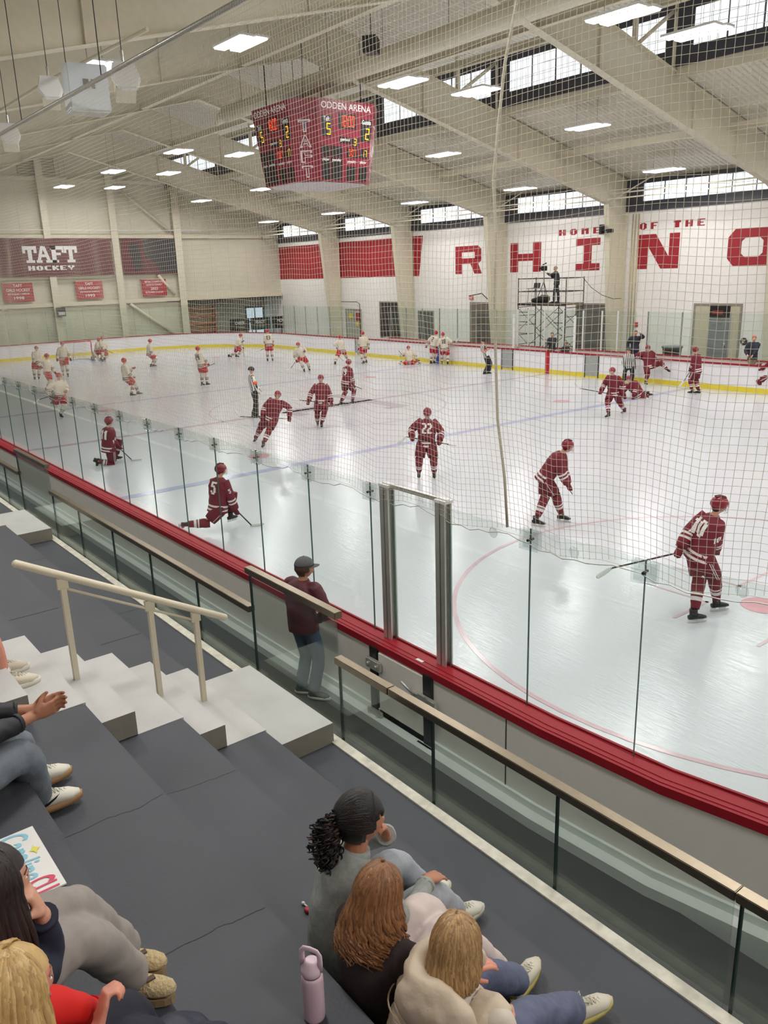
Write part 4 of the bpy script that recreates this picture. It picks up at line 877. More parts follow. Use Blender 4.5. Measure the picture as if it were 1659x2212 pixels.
def stick(top, heel, toe, label, group=None, blade='white', shaft='black'):
    t = thing('hockey_stick', label, 'hockey stick', heel, 0, group); o = V(heel); top, toe = V(top)-o, V(toe)-o
    bm = bmesh.new(); tube(bm, [top, top*.96, V((0, 0, 0))], [(.013, .010)]*3, 6, ref=(0, 0, 1)); obj('shaft', bm, {'black': BLACK, 'white': WHITEM, 'grey': ALU}[shaft], t)
    bm = bmesh.new(); tube(bm, [top*1.0, top*.85], .018, 6); obj('grip_tape', bm, mat('grip_tape', (210, 206, 200), .8, amp=0) if shaft == 'black' else BLACK, t)
    d = toe.normalized(); L = max(.26, min(toe.length, .34)); up = V((0, 0, 1)); up = (up-d*up.dot(d)).normalized()
    bm = bmesh.new(); tube(bm, [-d*.03, d*.04, d*L*.5+up*.0, d*L*.9, d*L], [(.022, .010), (.032, .008), (.036, .006), (.032, .006), (.016, .004)], 8, ref=up)
    obj('blade', bm, mat('blade_white', (220, 222, 218), .6, amp=.03) if blade == 'white' else BLACK, t)
JC = {'M': dict(j=(112, 26, 42), st=(222, 214, 214), sh=(104, 22, 38), so=(112, 24, 40), he=(128, 24, 42), gl=(104, 20, 34)),
      'W': dict(j=(214, 204, 186), st=(92, 62, 60), sh=(176, 28, 46), so=(210, 200, 186), he=(176, 32, 46), gl=(136, 30, 42))}
for k, c in JC.items():
    for n in c: mat('kit_%s_%s' % (k, n), c[n], .75 if n != 'he' else .25, amp=.06, scale=8)
CAGE = mat('cage_wire', (206, 204, 200), .4, .2, amp=0)
stripem = bpy.data.materials.new('referee_stripes'); stripem.use_nodes = True
nt = stripem.node_tree; uvn = nt.nodes.new('ShaderNodeAttribute'); uvn.attribute_name = 'ang'
mm = nt.nodes.new('ShaderNodeMath'); mm.operation = 'MULTIPLY'; mm.inputs[1].default_value = 8; fr = nt.nodes.new('ShaderNodeMath'); fr.operation = 'FRACT'; gt = nt.nodes.new('ShaderNodeMath'); gt.operation = 'GREATER_THAN'; gt.inputs[1].default_value = .5
mxx = nt.nodes.new('ShaderNodeMix'); mxx.data_type = 'RGBA'; mxx.inputs[6].default_value = (*lin((226, 224, 220)), 1); mxx.inputs[7].default_value = (*lin((28, 28, 32)), 1)
nt.links.new(uvn.outputs['Fac'], mm.inputs[0]); nt.links.new(mm.outputs[0], fr.inputs[0]); nt.links.new(fr.outputs[0], gt.inputs[0]); nt.links.new(gt.outputs[0], mxx.inputs[0]); nt.links.new(mxx.outputs[2], nt.nodes['Principled BSDF'].inputs['Base Color'])
def add_ang(me, O, rt, f=1/.62):
    at = me.attributes.new('ang', 'FLOAT', 'POINT'); at.data.foreach_set('value', [2+f*(v.co-O).dot(rt) for v in me.vertices])
def skater(key, J, label, num=None, group=None, ymax=None, near=False, goalie=False, numside='back', lean=None, kneeL=None, kneeR=None, footdirL=None, footdirR=None, arm=None, poleL=None, poleR=None, scale=1.0, skin='light', chestnum=None, zadj=None, headfwd=None):
    team = J['team']; yaw = math.radians(J['yaw']); F = V((math.cos(yaw), math.sin(yaw), 0)); Rt = V((math.sin(yaw), -math.cos(yaw), 0)); UP = V((0, 0, 1))
    j = {k: V(J[k]) for k in ('fl', 'fr', 'head', 'pel', 'hl', 'hr')}
    sh = V((0, 0, 0))
    if ymax is not None:
        m = max(j['fl'].y, j['fr'].y)
        if m > ymax:
            c = camo.matrix_world.translation; k = (ymax-c.y)/(m-c.y)
            nz_ = min(j['fl'].z, j['fr'].z)
            for q in j: j[q] = c+(j[q]-c)*k
            dz = .08-min(j['fl'].z, j['fr'].z)
            for q in j: j[q].z += dz
            if 'stick' in J: J['stick'] = [list(c+(V(p)-c)*k+V((0, 0, dz))) for p in J['stick']]
    base = (j['fl']+j['fr'])/2; base.z = 0
    for q in j: j[q] = j[q]-base
    t = thing('person', label, 'person', base, 0, group)
    s = scale
    hd = j['head']; pe = j['pel']; sp = (hd-pe).normalized(); pe = hd-sp*.75*s; 
    if zadj: pe = pe+V(zadj)
    nk = hd-sp*.15*s-F*.03*s; ch = pe.lerp(nk, .68); wa = pe.lerp(nk, .34)-F*.0
    rt = (Rt-sp*Rt.dot(sp)).normalized(); fw = sp.cross(rt)*-1; fw = rt.cross(sp)*-1
    if fw.dot(F) < 0: fw = -fw
    shL, shR = nk-rt*.185*s-sp*.07*s, nk+rt*.185*s-sp*.07*s
    hpL, hpR = pe-rt*.10*s, pe+rt*.10*s
    aL, aR = j['fl']+UP*(.05), j['fr']+UP*(.05)
    kL = ik(hpL, aL, .43*s, .43*s, V(kneeL) if kneeL else F-Rt*.15); kR = ik(hpR, aR, .43*s, .43*s, V(kneeR) if kneeR else F+Rt*.15)
    def clampd(a, b, L): d = b-a; return a+d.normalized()*min(d.length, L)
    hL, hR = clampd(shL, j['hl'], .60*s), clampd(shR, j['hr'], .60*s)
    eL = ik(shL, hL, .31*s, .29*s, V(poleL) if poleL else -F*.7-Rt*.6-UP*.3); eR = ik(shR, hR, .31*s, .29*s, V(poleR) if poleR else -F*.7+Rt*.6-UP*.3)
    dl, dr = (hL-eL).normalized(), (hR-eR).normalized()
    hf = (V(headfwd) if headfwd else F*.95+UP*(-.15)).normalized(); HM = basis(hf, UP if abs(hf.z) < .9 else F)
    skm = SK[skin]; sg = 14 if near else 10
    # body, one continuous surface
    b = bmesh.new()
    limb(b, [pe, wa, ch, nk], [(0, (.13*s, .10*s)), (1, (.12*s, .09*s)), (2, (.16*s, .10*s)), (3, (.06*s, .06*s))], 3, 10, rt)
    limb(b, [nk-sp*.04, hd-sp*.02], [(0, .055*s), (1, .05*s)], 3, 8, rt)
    headmesh(b, hd, HM, s, 16, 12)
    for sj, ej, hj in ((shL, eL, hL), (shR, eR, hR)): limb(b, [nk-sp*.08*s, sj, ej, hj], [(0, .06*s), (1, .055*s), (2, .04*s), (3, .028*s)], 3, 8, F)
    for hj, kj, aj in ((hpL, kL, aL), (hpR, kR, aR)): limb(b, [pe, hj, kj, aj], [(0, .09*s), (1, .085*s), (2, .055*s), (3, .04*s)], 3, 8, F)
    if team == 'R':
        hand(b, hL, dl, F, s, .5, -1); hand(b, hR, dr, F, s, .5, 1)
    solid('body', b, .018 if near else .026, skm, t, sm=1)
    if near: facebits(t, hd, HM, s)
    if team in 'MW':
        K = {n: _M['kit_%s_%s' % (team, n)] for n in JC[team]}
        # jersey
        b = bmesh.new(); bulk = 1.12
        hem = pe-sp*.10*s
        P, R, T = chain([hem, wa, ch, nk+sp*.01], [(0, (.235*s, .18*s)), (.5, (.215*s, .17*s)), (1, (.210*s, .165*s)), (2, (.25*s, .165*s)), (2.55, (.22*s, .135*s)), (3, (.075*s, .075*s))], 8)
        mi = []
        for a, c in zip(T, T[1:]):
            q = (a+c)/2; mi.append(1 if (.12 < q < .25 or .37 < q < .5) else 0)
        tube(b, P, R, sg+6, rt, True, mi, .8)
        for sj, ej, hj, sd in ((shL, eL, hL, -1), (shR, eR, hR, 1)):
            limb(b, [sj-rt*sd*.05*s+sp*.02, ej, ej.lerp(hj, .92)], [(0, (.095*s)), (.35, .103*s), (1, .088*s), (1.5, .090*s), (2, .078*s)], 8, sg, F, [(1.12, 1.24, 1), (1.37, 1.49, 1)], wr=.8)
        jo = obj('jersey', b, [K['j'], K['st']], t)
        if num:
            nn, where = num
            nm_ = mat('number_white', (232, 228, 224), .6, amp=0) if team == 'M' else mat('number_dark', (70, 44, 44), .6, amp=0)
            n_ = fw*(-1 if where == 'back' else 1)
            project_num(nn, jo.data, None, pe.lerp(nk, .66)+n_*.12, n_, sp, .13*s*len(nn)*.86+.02, .25*s, nm_, t)
            if near:
                for sj, ej, sd in ((shL, eL, -1), (shR, eR, 1)):
                    ax = (sj-ej).normalized(); nn_ = (rt*sd-fw*.6); nn_ = (nn_-ax*nn_.dot(ax)).normalized()
                    try: project_num(nn, jo.data, None, sj.lerp(ej, .55), nn_, ax, .05*s*len(nn), .09*s, nm_, t)
                    except Exception: pass
        b = bmesh.new()
        for hj, kj, aj in ((hpL, kL, aL), (hpR, kR, aR)): limb(b, [pe+UP*.02, hj, kj], [(0, .14*s), (1, (.148*s)), (2, .118*s)], 5, sg, F, t1=1.95, wr=.8)
        so = obj('hockey_pants', b, K['sh'], t)
        if near or team == 'M':
            b = bmesh.new()
            for hj, kj, sd in ((hpL, kL, -1), (hpR, kR, 1)):
                for o_ in (-.018, .018):
                    P = [hj.lerp(kj, q)+rt*sd*(.146-.018*q)*s+fw*o_ for q in (.15, .4, .65, .88)]; tube(b, P, .006, 5)
            obj('pants_stripe', b, K['st'], so)
        for kj, aj in ((kL, aL), (kR, aR)):
            b = bmesh.new(); k0 = kj+(kj-aj).normalized()*.06
            limb(b, [k0, kj.lerp(aj, .1), aj.lerp(kj, .16)], [(0, .097*s), (1, .093*s), (1.4, .088*s), (2, .060*s)], 12, sg, F, [(1.30, 1.42, 1), (1.52, 1.64, 1)], wr=.6)
            obj('sock', b, [K['so'], K['st']], t)
        for nm, hj, d_ in (('glove', hL, dl), ('glove', hR, dr)):
            b = bmesh.new(); c_ = hj+d_*.03
            tube(b, [hj-d_*.10, hj-d_*.06, hj-d_*.01, hj+d_*.05, hj+d_*.10, hj+d_*.13], [(.058, .052), (.064, .056), (.052, .044), (.062, .046), (.056, .044), (.030, .028)], 10, rt)
            for k in range(4): tube(b, [hj+d_*.04+rt*(k-1.5)*.026+fw*.03, hj+d_*.11+rt*(k-1.5)*.026+fw*.03, hj+d_*.12+rt*(k-1.5)*.026-fw*.01], [.016, .016, .013], 6)
            obj(nm, b, K['gl'], t)
        # helmet
        b = bmesh.new()
        def hf_(d, p):
            q = p.copy()
            if d.z < -.2: q.z *= .75
            return q
        ellip(b, hd+HM @ V((0, -.008, .02))*s, (.104*s, .125*s, .122*s), HM, 18, 12, hf_)
        dl_ = [f for f in b.faces if (lambda q: (q.y > .055*s and q.z < .035*s) or q.z < -.055*s)(HM.transposed() @ (f.calc_center_median()-hd))]
        bmesh.ops.delete(b, geom=dl_, context='FACES')
        ho = obj('helmet', b, K['he'], t)
        so_ = ho.modifiers.new('shell', 'SOLIDIFY'); so_.thickness = .008
        if near:
            b = bmesh.new(); ellip(b, hd+HM @ V((0, -.035, -.045))*s, (.070*s, .058*s, .060*s), HM, 14, 10); obj('hair', b, mat('player_hair', (44, 32, 28), .6), t)
            b = bmesh.new()
            for sx in (-1, 0, 1): tube(b, [hd+HM @ V((sx*.035+a*.0, y, z))*s for a, y, z in ((0, -.09, .115), (0, -.02, .142), (0, .06, .13))], .007, 5)
            obj('helmet_ridge', b, mat('helmet_dark', (84, 16, 28), .3, amp=0), ho)
        b = bmesh.new()
        n1, n2, rr = (6, 5, .0022) if near else (3, 3, .0035)
        for k in range(n1): 
            z = .035-.125*k/(n1-1); w_ = .085*(1-.25*(k/(n1-1))**2); tube(b, [hd+HM @ V((w_*math.sin(a), .055+.085*math.cos(a)-.02, z))*s for a in np.linspace(-1.45, 1.45, 9)], rr, 4)
        for k in range(n2):
            a = -1.1+2.2*k/(n2-1); tube(b, [hd+HM @ V((.085*math.sin(a)*(1-.25*q*q), .055+.085*math.cos(a)-.02, .04-.13*q))*s for q in (0, .5, 1)], rr, 4)
        obj('face_cage', b, CAGE, ho)
    else:
        b = bmesh.new()
        P, R, T = chain([pe-sp*.02, wa, ch, nk+sp*.01], [(0, (.165*s, .125*s)), (1, (.17*s, .125*s)), (2, (.205*s, .125*s)), (2.5, (.185*s, .11*s)), (3, (.07*s, .07*s))], 8); tube(b, P, R, 24, rt, True, None, .6)
        for sj, ej, hj, sd in ((shL, eL, hL, -1), (shR, eR, hR, 1)): limb(b, [sj-rt*sd*.04*s, ej, ej.lerp(hj, .92)], [(0, .075*s), (1, .06*s), (2, .05*s)], 6, 12, F, wr=.6)
        jo = obj('striped_jersey', b, stripem, t); add_ang(jo.data, V((0, 0, 0)), rt)
        if key != 'r3':
            b = bmesh.new(); a_, c_ = shR.lerp(eR, .55), shR.lerp(eR, .85); tube(b, [a_, c_], .078*s, 12, F); tube(b, [shL.lerp(eL, .55), shL.lerp(eL, .85)], .078*s, 12, F); obj('armband', b, mat('orange_band', (240, 84, 30), .6, amp=0), t)
        b = bmesh.new(); limb(b, [pe+UP*.05, pe-UP*.06], [(0, (.16*s, .12*s)), (1, (.15*s, .12*s))], 3, 14, rt)
        for hj, kj, aj in ((hpL, kL, aL), (hpR, kR, aR)): limb(b, [pe, hj, kj, aj], [(0, .11*s), (1, .105*s), (2, .085*s), (3, .078*s)], 5, 12, F, wr=.8)
        obj('trousers', b, mat('ref_black', (30, 30, 36), .7, amp=.08), t)
        b = bmesh.new(); ellip(b, hd+HM @ V((0, -.008, .025))*s, (.100*s, .12*s, .112*s), HM, 16, 10)
        bmesh.ops.delete(b, geom=[f for f in b.faces if (lambda q: q.z < -.02*s or (q.y > .06*s and q.z < .04*s))(HM.transposed() @ (f.calc_center_median()-hd))], context='FACES')
        ho = obj('helmet', b, BLACK, t); ho.modifiers.new('shell', 'SOLIDIFY').thickness = .008
    for aj, kj, fd in ((aL, kL, footdirL), (aR, kR, footdirR)):
        shin = (kj-aj).normalized(); f = V(fd) if fd else (F-shin*F.dot(shin)*.3); 
        flat = (aj.z < .2)
        up = (kj-aj).normalized() if not flat else UP
        if flat and not fd: f = V((f.x, f.y, 0))
        bb, bl_ = bmesh.new(), bmesh.new(); skate(bb, bl_, aj, f, s, up)
        so_k = obj('skate', bb, BLACK, t); part(obj('skate_blade', bl_, WHITEM, so_k), 'white blade holder')
    if 'stick' in J:
        a, b_, c = [V(p) for p in J['stick']]
        stick(a, b_, c, 'stick of the '+' '.join(label.split()[:12]), None, J.get('bl', 'white'))
    return t
DATA = {}
DATA = {
 'w1': {"team": "W", "yaw": -15.4, "fl": [-19.67, -5.16, 0.08], "fr": [-19.65, -5.38, 0.08], "head": [-19.61, -5.08, 1.64], "pel": [-19.64, -5.19, 0.77], "hl": [-19.35, -5.08, 0.81], "hr": [-19.41, -5.31, 0.89]},
 'w2': {"team": "W", "yaw": 44.0, "fl": [-14.05, -6.45, 0.08], "fr": [-13.52, -6.42, 0.08], "head": [-13.75, -6.31, 1.67], "pel": [-13.77, -6.4, 0.77], "hl": [-13.67, -6.05, 0.87], "hr": [-13.64, -6.68, 1.26]},
 'w3': {"team": "W", "yaw": 3.5, "fl": [-5.54, -8.49, 0.08], "fr": [-5.99, -8.59, 0.54], "head": [-5.22, -8.45, 1.6], "pel": [-5.53, -8.45, 0.76], "hl": [-5.17, -8.3, 1.04], "hr": [-5.43, -8.8, 0.9], "stick": [[-5.37, -8.63, 0.94], [-5.64, -9.17, 0.78], [-5.68, -9.31, 0.68]]},
 'w4': {"team": "W", "yaw": -17.2, "fl": [-19.39, -3.71, 0.08], "fr": [-20.1, -3.73, 0.08], "head": [-19.73, -3.68, 1.77], "pel": [-19.75, -3.72, 0.76], "hl": [-19.54, -3.4, 0.91], "hr": [-19.74, -4.04, 0.98]},
 'w5': {"team": "W", "yaw": 70.8, "fl": [-28.37, 0.79, 0.08], "fr": [-27.13, 0.95, 0.08], "head": [-27.66, 1.13, 1.31], "pel": [-27.72, 0.94, 0.61], "hl": [-27.69, 1.36, 0.88], "hr": [-27.54, 1.17, 0.84]},
 'w6': {"team": "W", "yaw": 0.4, "fl": [-27.25, 1.21, 0.08], "fr": [-26.43, 0.76, 0.08], "head": [-26.81, 1.08, 1.44], "pel": [-26.82, 1.04, 0.65], "hl": [-26.68, 1.15, 0.74], "hr": [-26.6, 1.06, 0.72], "stick": [[-26.64, 0.97, 0.84], [-26.44, 1.51, 0.49], [-26.38, 1.68, 0.53]]},
 'w7': {"team": "W", "yaw": 77.3, "fl": [-20.21, 1.41, 0.08], "fr": [-20.34, 1.61, 0.08], "head": [-20.27, 1.52, 1.51], "pel": [-20.32, 1.41, 0.72], "hl": [-20.34, 1.62, 0.73], "hr": [-20.12, 1.5, 0.7], "stick": [[-20.18, 1.47, 0.72], [-20.04, 1.8, 0.67], [-20.02, 1.87, 0.86]]},
 'w8': {"team": "W", "yaw": 88.6, "fl": [-9.07, -4.28, 0.08], "fr": [-9.27, -3.9, 0.08], "head": [-9.28, -4.37, 1.56], "pel": [-9.27, -4.35, 0.87], "hl": [-9.3, -4.01, 1.2], "hr": [-9.08, -4.13, 0.88], "stick": [[-9.25, -4.02, 1.22], [-9.26, -4.33, 0.56], [-9.33, -4.5, 0.35]]},
 'w9': {"team": "W", "yaw": 109.0, "fl": [-9.72, -0.54, 0.08], "fr": [-9.67, -0.3, 0.08], "head": [-9.77, -0.58, 1.75], "pel": [-9.71, -0.46, 0.88], "hl": [-9.75, -0.07, 0.97], "hr": [-9.67, -0.14, 0.94], "stick": [[-9.75, -0.3, 0.86], [-9.63, 0.17, 1.03], [-9.61, 0.2, 1.2]]},
 'w10': {"team": "W", "yaw": 61.9, "fl": [-21.5, 7.22, 0.08], "fr": [-21.07, 7.52, 0.08], "head": [-21.0, 7.9, 1.36], "pel": [-21.15, 7.61, 0.62], "hl": [-21.05, 8.02, 0.98], "hr": [-20.89, 7.9, 0.64], "stick": [[-20.96, 7.98, 1.45], [-20.95, 8.0, -0.19], [-20.89, 8.1, -0.22]]},
 'w11': {"team": "W", "yaw": 149.4, "fl": [-16.96, 7.37, 0.08], "fr": [-16.68, 7.55, 0.08], "head": [-16.84, 7.43, 1.8], "pel": [-16.82, 7.47, 0.76], "hl": [-17.1, 7.39, 0.89], "hr": [-16.87, 7.77, 0.96], "stick": [[-16.84, 7.82, 1.01], [-17.36, 7.14, 0.68], [-17.44, 6.99, 0.63]]},
 'w12': {"team": "W", "yaw": -23.0, "fl": [-10.83, 6.3, 0.08], "fr": [-10.51, 5.76, 0.08], "head": [-10.67, 5.58, 1.44], "pel": [-10.8, 5.83, 0.76], "hl": [-10.53, 5.88, 1.09], "hr": [-10.78, 5.5, 0.64], "stick": [[-10.56, 5.84, 1.14], [-10.97, 5.2, 0.2], [-11.01, 5.05, 0.16]]},
 'w13': {"team": "W", "yaw": 154.5, "fl": [-11.94, 8.79, 0.08], "fr": [-12.78, 10.28, 0.08], "head": [-12.46, 9.56, 1.47], "pel": [-12.34, 9.56, 0.63], "hl": [-12.61, 9.36, 1.11], "hr": [-12.6, 9.53, 0.87], "stick": [[-12.65, 9.3, 1.25], [-12.64, 9.66, 0.27], [-12.58, 9.74, 0.19]]},
 'w14': {"team": "W", "yaw": 172.9, "fl": [-10.97, 10.06, 0.08], "fr": [-11.23, 10.46, 0.08], "head": [-11.14, 10.21, 1.69], "pel": [-11.13, 10.22, 0.81], "hl": [-11.35, 10.09, 0.88], "hr": [-11.11, 10.57, 0.91], "stick": [[-11.29, 10.18, 1.06], [-11.39, 9.88, 0.64], [-11.38, 9.89, 0.43]]},
 'w16': {"team": "W", "yaw": 98.2, "fl": [-8.87, 13.3, 0.08], "fr": [-8.9, 13.58, 0.08], "head": [-8.74, 13.6, 1.74], "pel": [-8.89, 13.44, 0.77], "hl": [-9.26, 13.32, 1.02], "hr": [-8.77, 13.87, 1.16]},
 'w17': {"team": "W", "yaw": 137.3, "fl": [-7.79, 13.17, 0.08], "fr": [-7.36, 13.19, 0.08], "head": [-7.64, 13.1, 1.67], "pel": [-7.55, 13.2, 0.65], "hl": [-7.9, 13.11, 0.99], "hr": [-7.49, 13.57, 1.21], "stick": [[-7.59, 13.45, 1.16], [-7.3, 13.77, 1.23], [-7.21, 13.87, 1.45]]},
 'r2': {"team": "R", "yaw": 74.4, "fl": [-2.01, 10.66, 0.08], "fr": [-1.99, 10.9, 0.08], "head": [-2.13, 10.65, 1.62], "pel": [-2.03, 10.75, 1.03], "hl": [-2.1, 10.97, 1.2], "hr": [-2.06, 10.87, 1.17]},
 'm9': {"team": "M", "yaw": -84.5, "fl": [9.42, 5.89, 0.08], "fr": [9.52, 4.86, 0.08], "head": [9.39, 5.13, 1.53], "pel": [9.37, 5.31, 0.77], "hl": [9.65, 5.38, 0.78], "hr": [9.09, 4.98, 0.85], "stick": [[9.68, 5.4, 0.69], [8.53, 4.58, 0.94], [8.37, 4.46, 1.15]]},
 'r3': {"team": "R", "yaw": 124.9, "fl": [3.81, 13.75, 0.08], "fr": [4.24, 13.67, 0.08], "head": [3.98, 13.68, 1.5], "pel": [4.07, 13.74, 0.6], "hl": [3.85, 13.71, 0.69], "hr": [4.21, 13.96, 0.71]},
 'm12': {"team": "M", "yaw": -179.4, "fl": [8.72, 11.24, 0.08], "fr": [8.9, 11.39, 0.08], "head": [8.71, 11.26, 1.7], "pel": [8.81, 11.31, 0.9], "hl": [8.56, 11.28, 0.97], "hr": [8.84, 11.1, 0.96], "stick": [[8.81, 11.2, 1.25], [8.42, 11.09, 0.5], [8.34, 11.04, 0.37]]},
 'm13': {"team": "M", "yaw": -153.8, "fl": [10.61, 13.2, 0.08], "fr": [10.91, 13.28, 0.08], "head": [10.78, 13.25, 1.45], "pel": [10.75, 13.24, 0.8], "hl": [10.34, 13.15, 1.06], "hr": [10.55, 12.92, 0.96]},
 'r1': {"team": "R", "yaw": 80.7, "fl": [0.46, -3.47, 0.08], "fr": [0.12, -3.39, 0.08], "head": [0.29, -3.44, 1.74], "pel": [0.31, -3.4, 1.03], "hl": [0.27, -3.06, 0.9], "hr": [0.49, -3.29, 0.86]},
 'm3': {"team": "M", "yaw": -44.4, "fl": [5.09, -5.91, 0.08], "fr": [4.16, -5.64, 0.08], "head": [5.16, -5.34, 1.52], "pel": [4.78, -5.5, 0.59], "hl": [5.18, -5.0, 0.82], "hr": [4.83, -5.72, 0.92], "stick": [[5.19, -4.98, 0.77], [4.54, -6.33, 0.94], [4.48, -6.44, 1.13]]},
 'm4': {"team": "M", "yaw": -33.7, "fl": [3.66, -2.82, 0.08], "fr": [3.33, -2.76, 0.08], "head": [3.56, -2.69, 1.62], "pel": [3.55, -2.7, 0.73], "hl": [3.82, -2.49, 0.79], "hr": [3.44, -3.14, 0.91], "stick": [[3.83, -2.46, 0.8], [3.3, -3.44, 0.97], [3.2, -3.59, 1.0]]},
 'm5': {"team": "M", "yaw": 94.3, "fl": [0.29, 0.41, 0.08], "fr": [0.45, 0.85, 0.08], "head": [0.45, 0.74, 1.65], "pel": [0.37, 0.63, 0.78], "hl": [0.39, 0.99, 0.73], "hr": [0.62, 0.81, 0.72], "stick": [[0.45, 0.74, 0.82], [0.65, 1.19, 0.6], [0.68, 1.23, 0.75]]},
 'm6': {"team": "M", "yaw": -41.3, "fl": [11.53, -4.84, 0.08], "fr": [11.23, -5.08, 0.08], "head": [11.41, -4.93, 1.63], "pel": [11.39, -4.96, 0.87], "hl": [11.71, -4.81, 0.97], "hr": [11.27, -5.31, 1.07], "stick": [[11.97, -4.51, 0.84], [11.2, -5.46, 1.1], [11.1, -5.58, 0.96]]},
 'm7': {"team": "M", "yaw": 24.9, "fl": [15.85, -6.01, 0.08], "fr": [15.99, -5.41, 0.08], "head": [16.17, -5.51, 1.58], "pel": [15.85, -5.77, 0.96], "hl": [16.14, -5.4, 0.74], "hr": [16.3, -5.59, 0.79], "stick": [[16.22, -5.6, 0.84], [15.7, -4.73, 0.39], [15.59, -4.56, 0.44]]},
 'm8': {"team": "M", "yaw": 63.8, "fl": [20.42, -7.88, 0.08], "fr": [20.41, -7.26, 0.08], "head": [20.47, -7.54, 1.68], "pel": [20.27, -7.65, 0.88], "hl": [20.09, -7.92, 0.95], "hr": [20.35, -7.32, 0.9], "stick": [[20.17, -7.82, 1.0], [19.28, -8.31, 0.62], [19.14, -8.39, 0.48]]},
 'm11k': {"team": "M", "yaw": 105.7, "fl": [3.66, -9.86, 0.11], "fr": [3.72, -10.46, 0.09], "head": [3.87, -10.02, 1.2], "pel": [3.84, -10.11, 0.54], "hl": [3.87, -9.71, 0.25], "hr": [3.47, -9.8, 0.63], "stick": [[3.74, -9.78, 0.4], [3.94, -9.38, -0.15], [4.02, -9.12, -0.15]]},
 'm5k': {"team": "M", "yaw": 109.0, "fl": [11.56, -10.48, 0.19], "fr": [11.39, -11.42, 0.16], "head": [11.6, -10.63, 1.23], "pel": [11.6, -10.76, 0.53], "hl": [11.58, -10.56, 0.31], "hr": [11.79, -10.49, 0.42], "stick": [[11.71, -10.52, 0.49], [11.97, -10.0, -0.24], [12.06, -9.81, -0.23]]},
 'm10': {"team": "M", "yaw": -55.6, "fl": [7.97, 9.43, 0.12], "fr": [7.66, 9.65, 0.08], "head": [7.46, 8.84, 0.74], "pel": [7.65, 9.09, 0.32], "hl": [7.75, 8.8, 0.04], "hr": [7.42, 8.7, 0.08]},
 'm11': {"team": "M", "yaw": -36.2, "fl": [5.56, 14.45, 0.57], "fr": [4.75, 14.03, 0.01], "head": [4.76, 14.03, 1.56], "pel": [4.82, 14.08, 0.88], "hl": [4.95, 14.28, 1.04], "hr": [4.53, 14.0, 1.1]},
 'w15': {"team": "W", "yaw": -40.2, "fl": [-8.53, 12.1, 0.08], "fr": [-9.17, 11.35, 0.05], "head": [-8.83, 11.6, 0.89], "pel": [-8.8, 11.62, 0.26], "hl": [-8.46, 11.87, 0.25], "hr": [-8.9, 11.28, 0.51], "stick": [[-8.89, 11.3, 0.41], [-9.1, 11.12, 0.79], [-9.15, 11.06, 0.89]]},
}
# ------------------------------------------------------------------ figures on the ice
def J_(k): return DATA[k]
fig = {}
def sk(key, label, **kw): fig[key] = skater(key, DATA[key], label, **kw)
for k in DATA:
    if 'stick' in DATA[k]:
        a, b, c = [V(p) for p in DATA[k]['stick']]
        if b.z < .03: f = (a.z-.03)/(a.z-b.z); b2 = a+(b-a)*f; c = b2+(c-b); b = b2
        c.z = max(c.z, .03); DATA[k]['stick'] = [list(a), list(b), list(c)]
sk('w1', 'player in cream jersey standing farthest left by the boards')
sk('w2', 'player in cream jersey looking up, behind the skater nearest the left glass')
sk('w3', 'player in cream jersey skating on one leg close to the left glass')
sk('w4', 'player in cream jersey standing just left of the goal')
sk('w5', 'padded goalkeeper in cream jersey bending beside the far goal')
sk('w6', 'player in cream jersey leaning against the goalkeeper at the far goal')
sk('w7', 'player in cream jersey alone to the right of the far goal facing right')
sk('w8', 'player in cream jersey leaning back on his heels at left centre')
sk('w9', 'player in cream jersey 24 standing with stick blade raised', num=('24', 'back'))
sk('w10', 'player in cream jersey striding right near the far corner')
sk('w11', 'player in cream jersey seen from behind before the black wall signs', num=('13', 'back'))
sk('w12', 'player in cream jersey crouching with his stick on the ice at centre left', lean=1)
sk('w13', 'player in cream jersey with legs spread wide behind maroon player 19')
sk('w14', 'player in cream jersey standing at the left end of the far boards')
sk('w16', 'player in cream jersey leaning over the far boards by the blue stripe', ymax=12.55, num=('2', 'back'))
sk('w17', 'player in cream jersey 18 at the blue stripe holding up a stick', ymax=12.5, num=('18', 'back'))
sk('r1', 'referee in striped shirt with orange armband standing at centre left')
sk('r2', 'referee in striped shirt with folded arms near the far boards at centre')
sk('r3', 'linesman in striped shirt seen from behind at the far boards on the right', ymax=12.35, poleL=(0, 0, 0) if False else None)
sk('m3', 'maroon player gliding on a lean toward the glass, left of centre', num=('22', 'front') if False else None)
sk('m4', 'maroon player standing with his stick across his thighs at centre ice')
sk('m5', 'maroon player 19 standing on the centre ice letter', num=('19', 'back'), group=None)
sk('m6', 'maroon player 22 facing the camera with his head bowed', num=('22', 'front'), near=True, headfwd=(.55, -.45, -.7))
sk('m7', 'maroon player crouched in mid stride to the right of the net rope', near=True, headfwd=(.9, .42, -.15))
sk('m8', 'maroon player 10 skating away at the right edge', num=('10', 'back'), near=True, headfwd=(.75, .65, -.15))
sk('m9', 'maroon player striding left before the player stretching on the ice')
sk('m12', 'maroon player standing upright with his stick down near the far right boards')
sk('m13', 'maroon player leaning on the boards at the right edge of the picture')
sk('m11k', 'maroon player 11 kneeling on one knee behind the left glass', num=('11', 'back'), near=True, kneeR=(0, .3, -1), kneeL=(0, .5, 1), footdirR=(-.1, -.4, -.9), headfwd=(.3, .95, -.05))
sk('m5k', 'maroon player 5 stretching in a deep lunge behind the glass', num=('5', 'back'), near=True, kneeR=(.2, .2, -1), kneeL=(.1, .7, 1), footdirR=(-.75, .35, -.5), headfwd=(.45, .9, -.05))
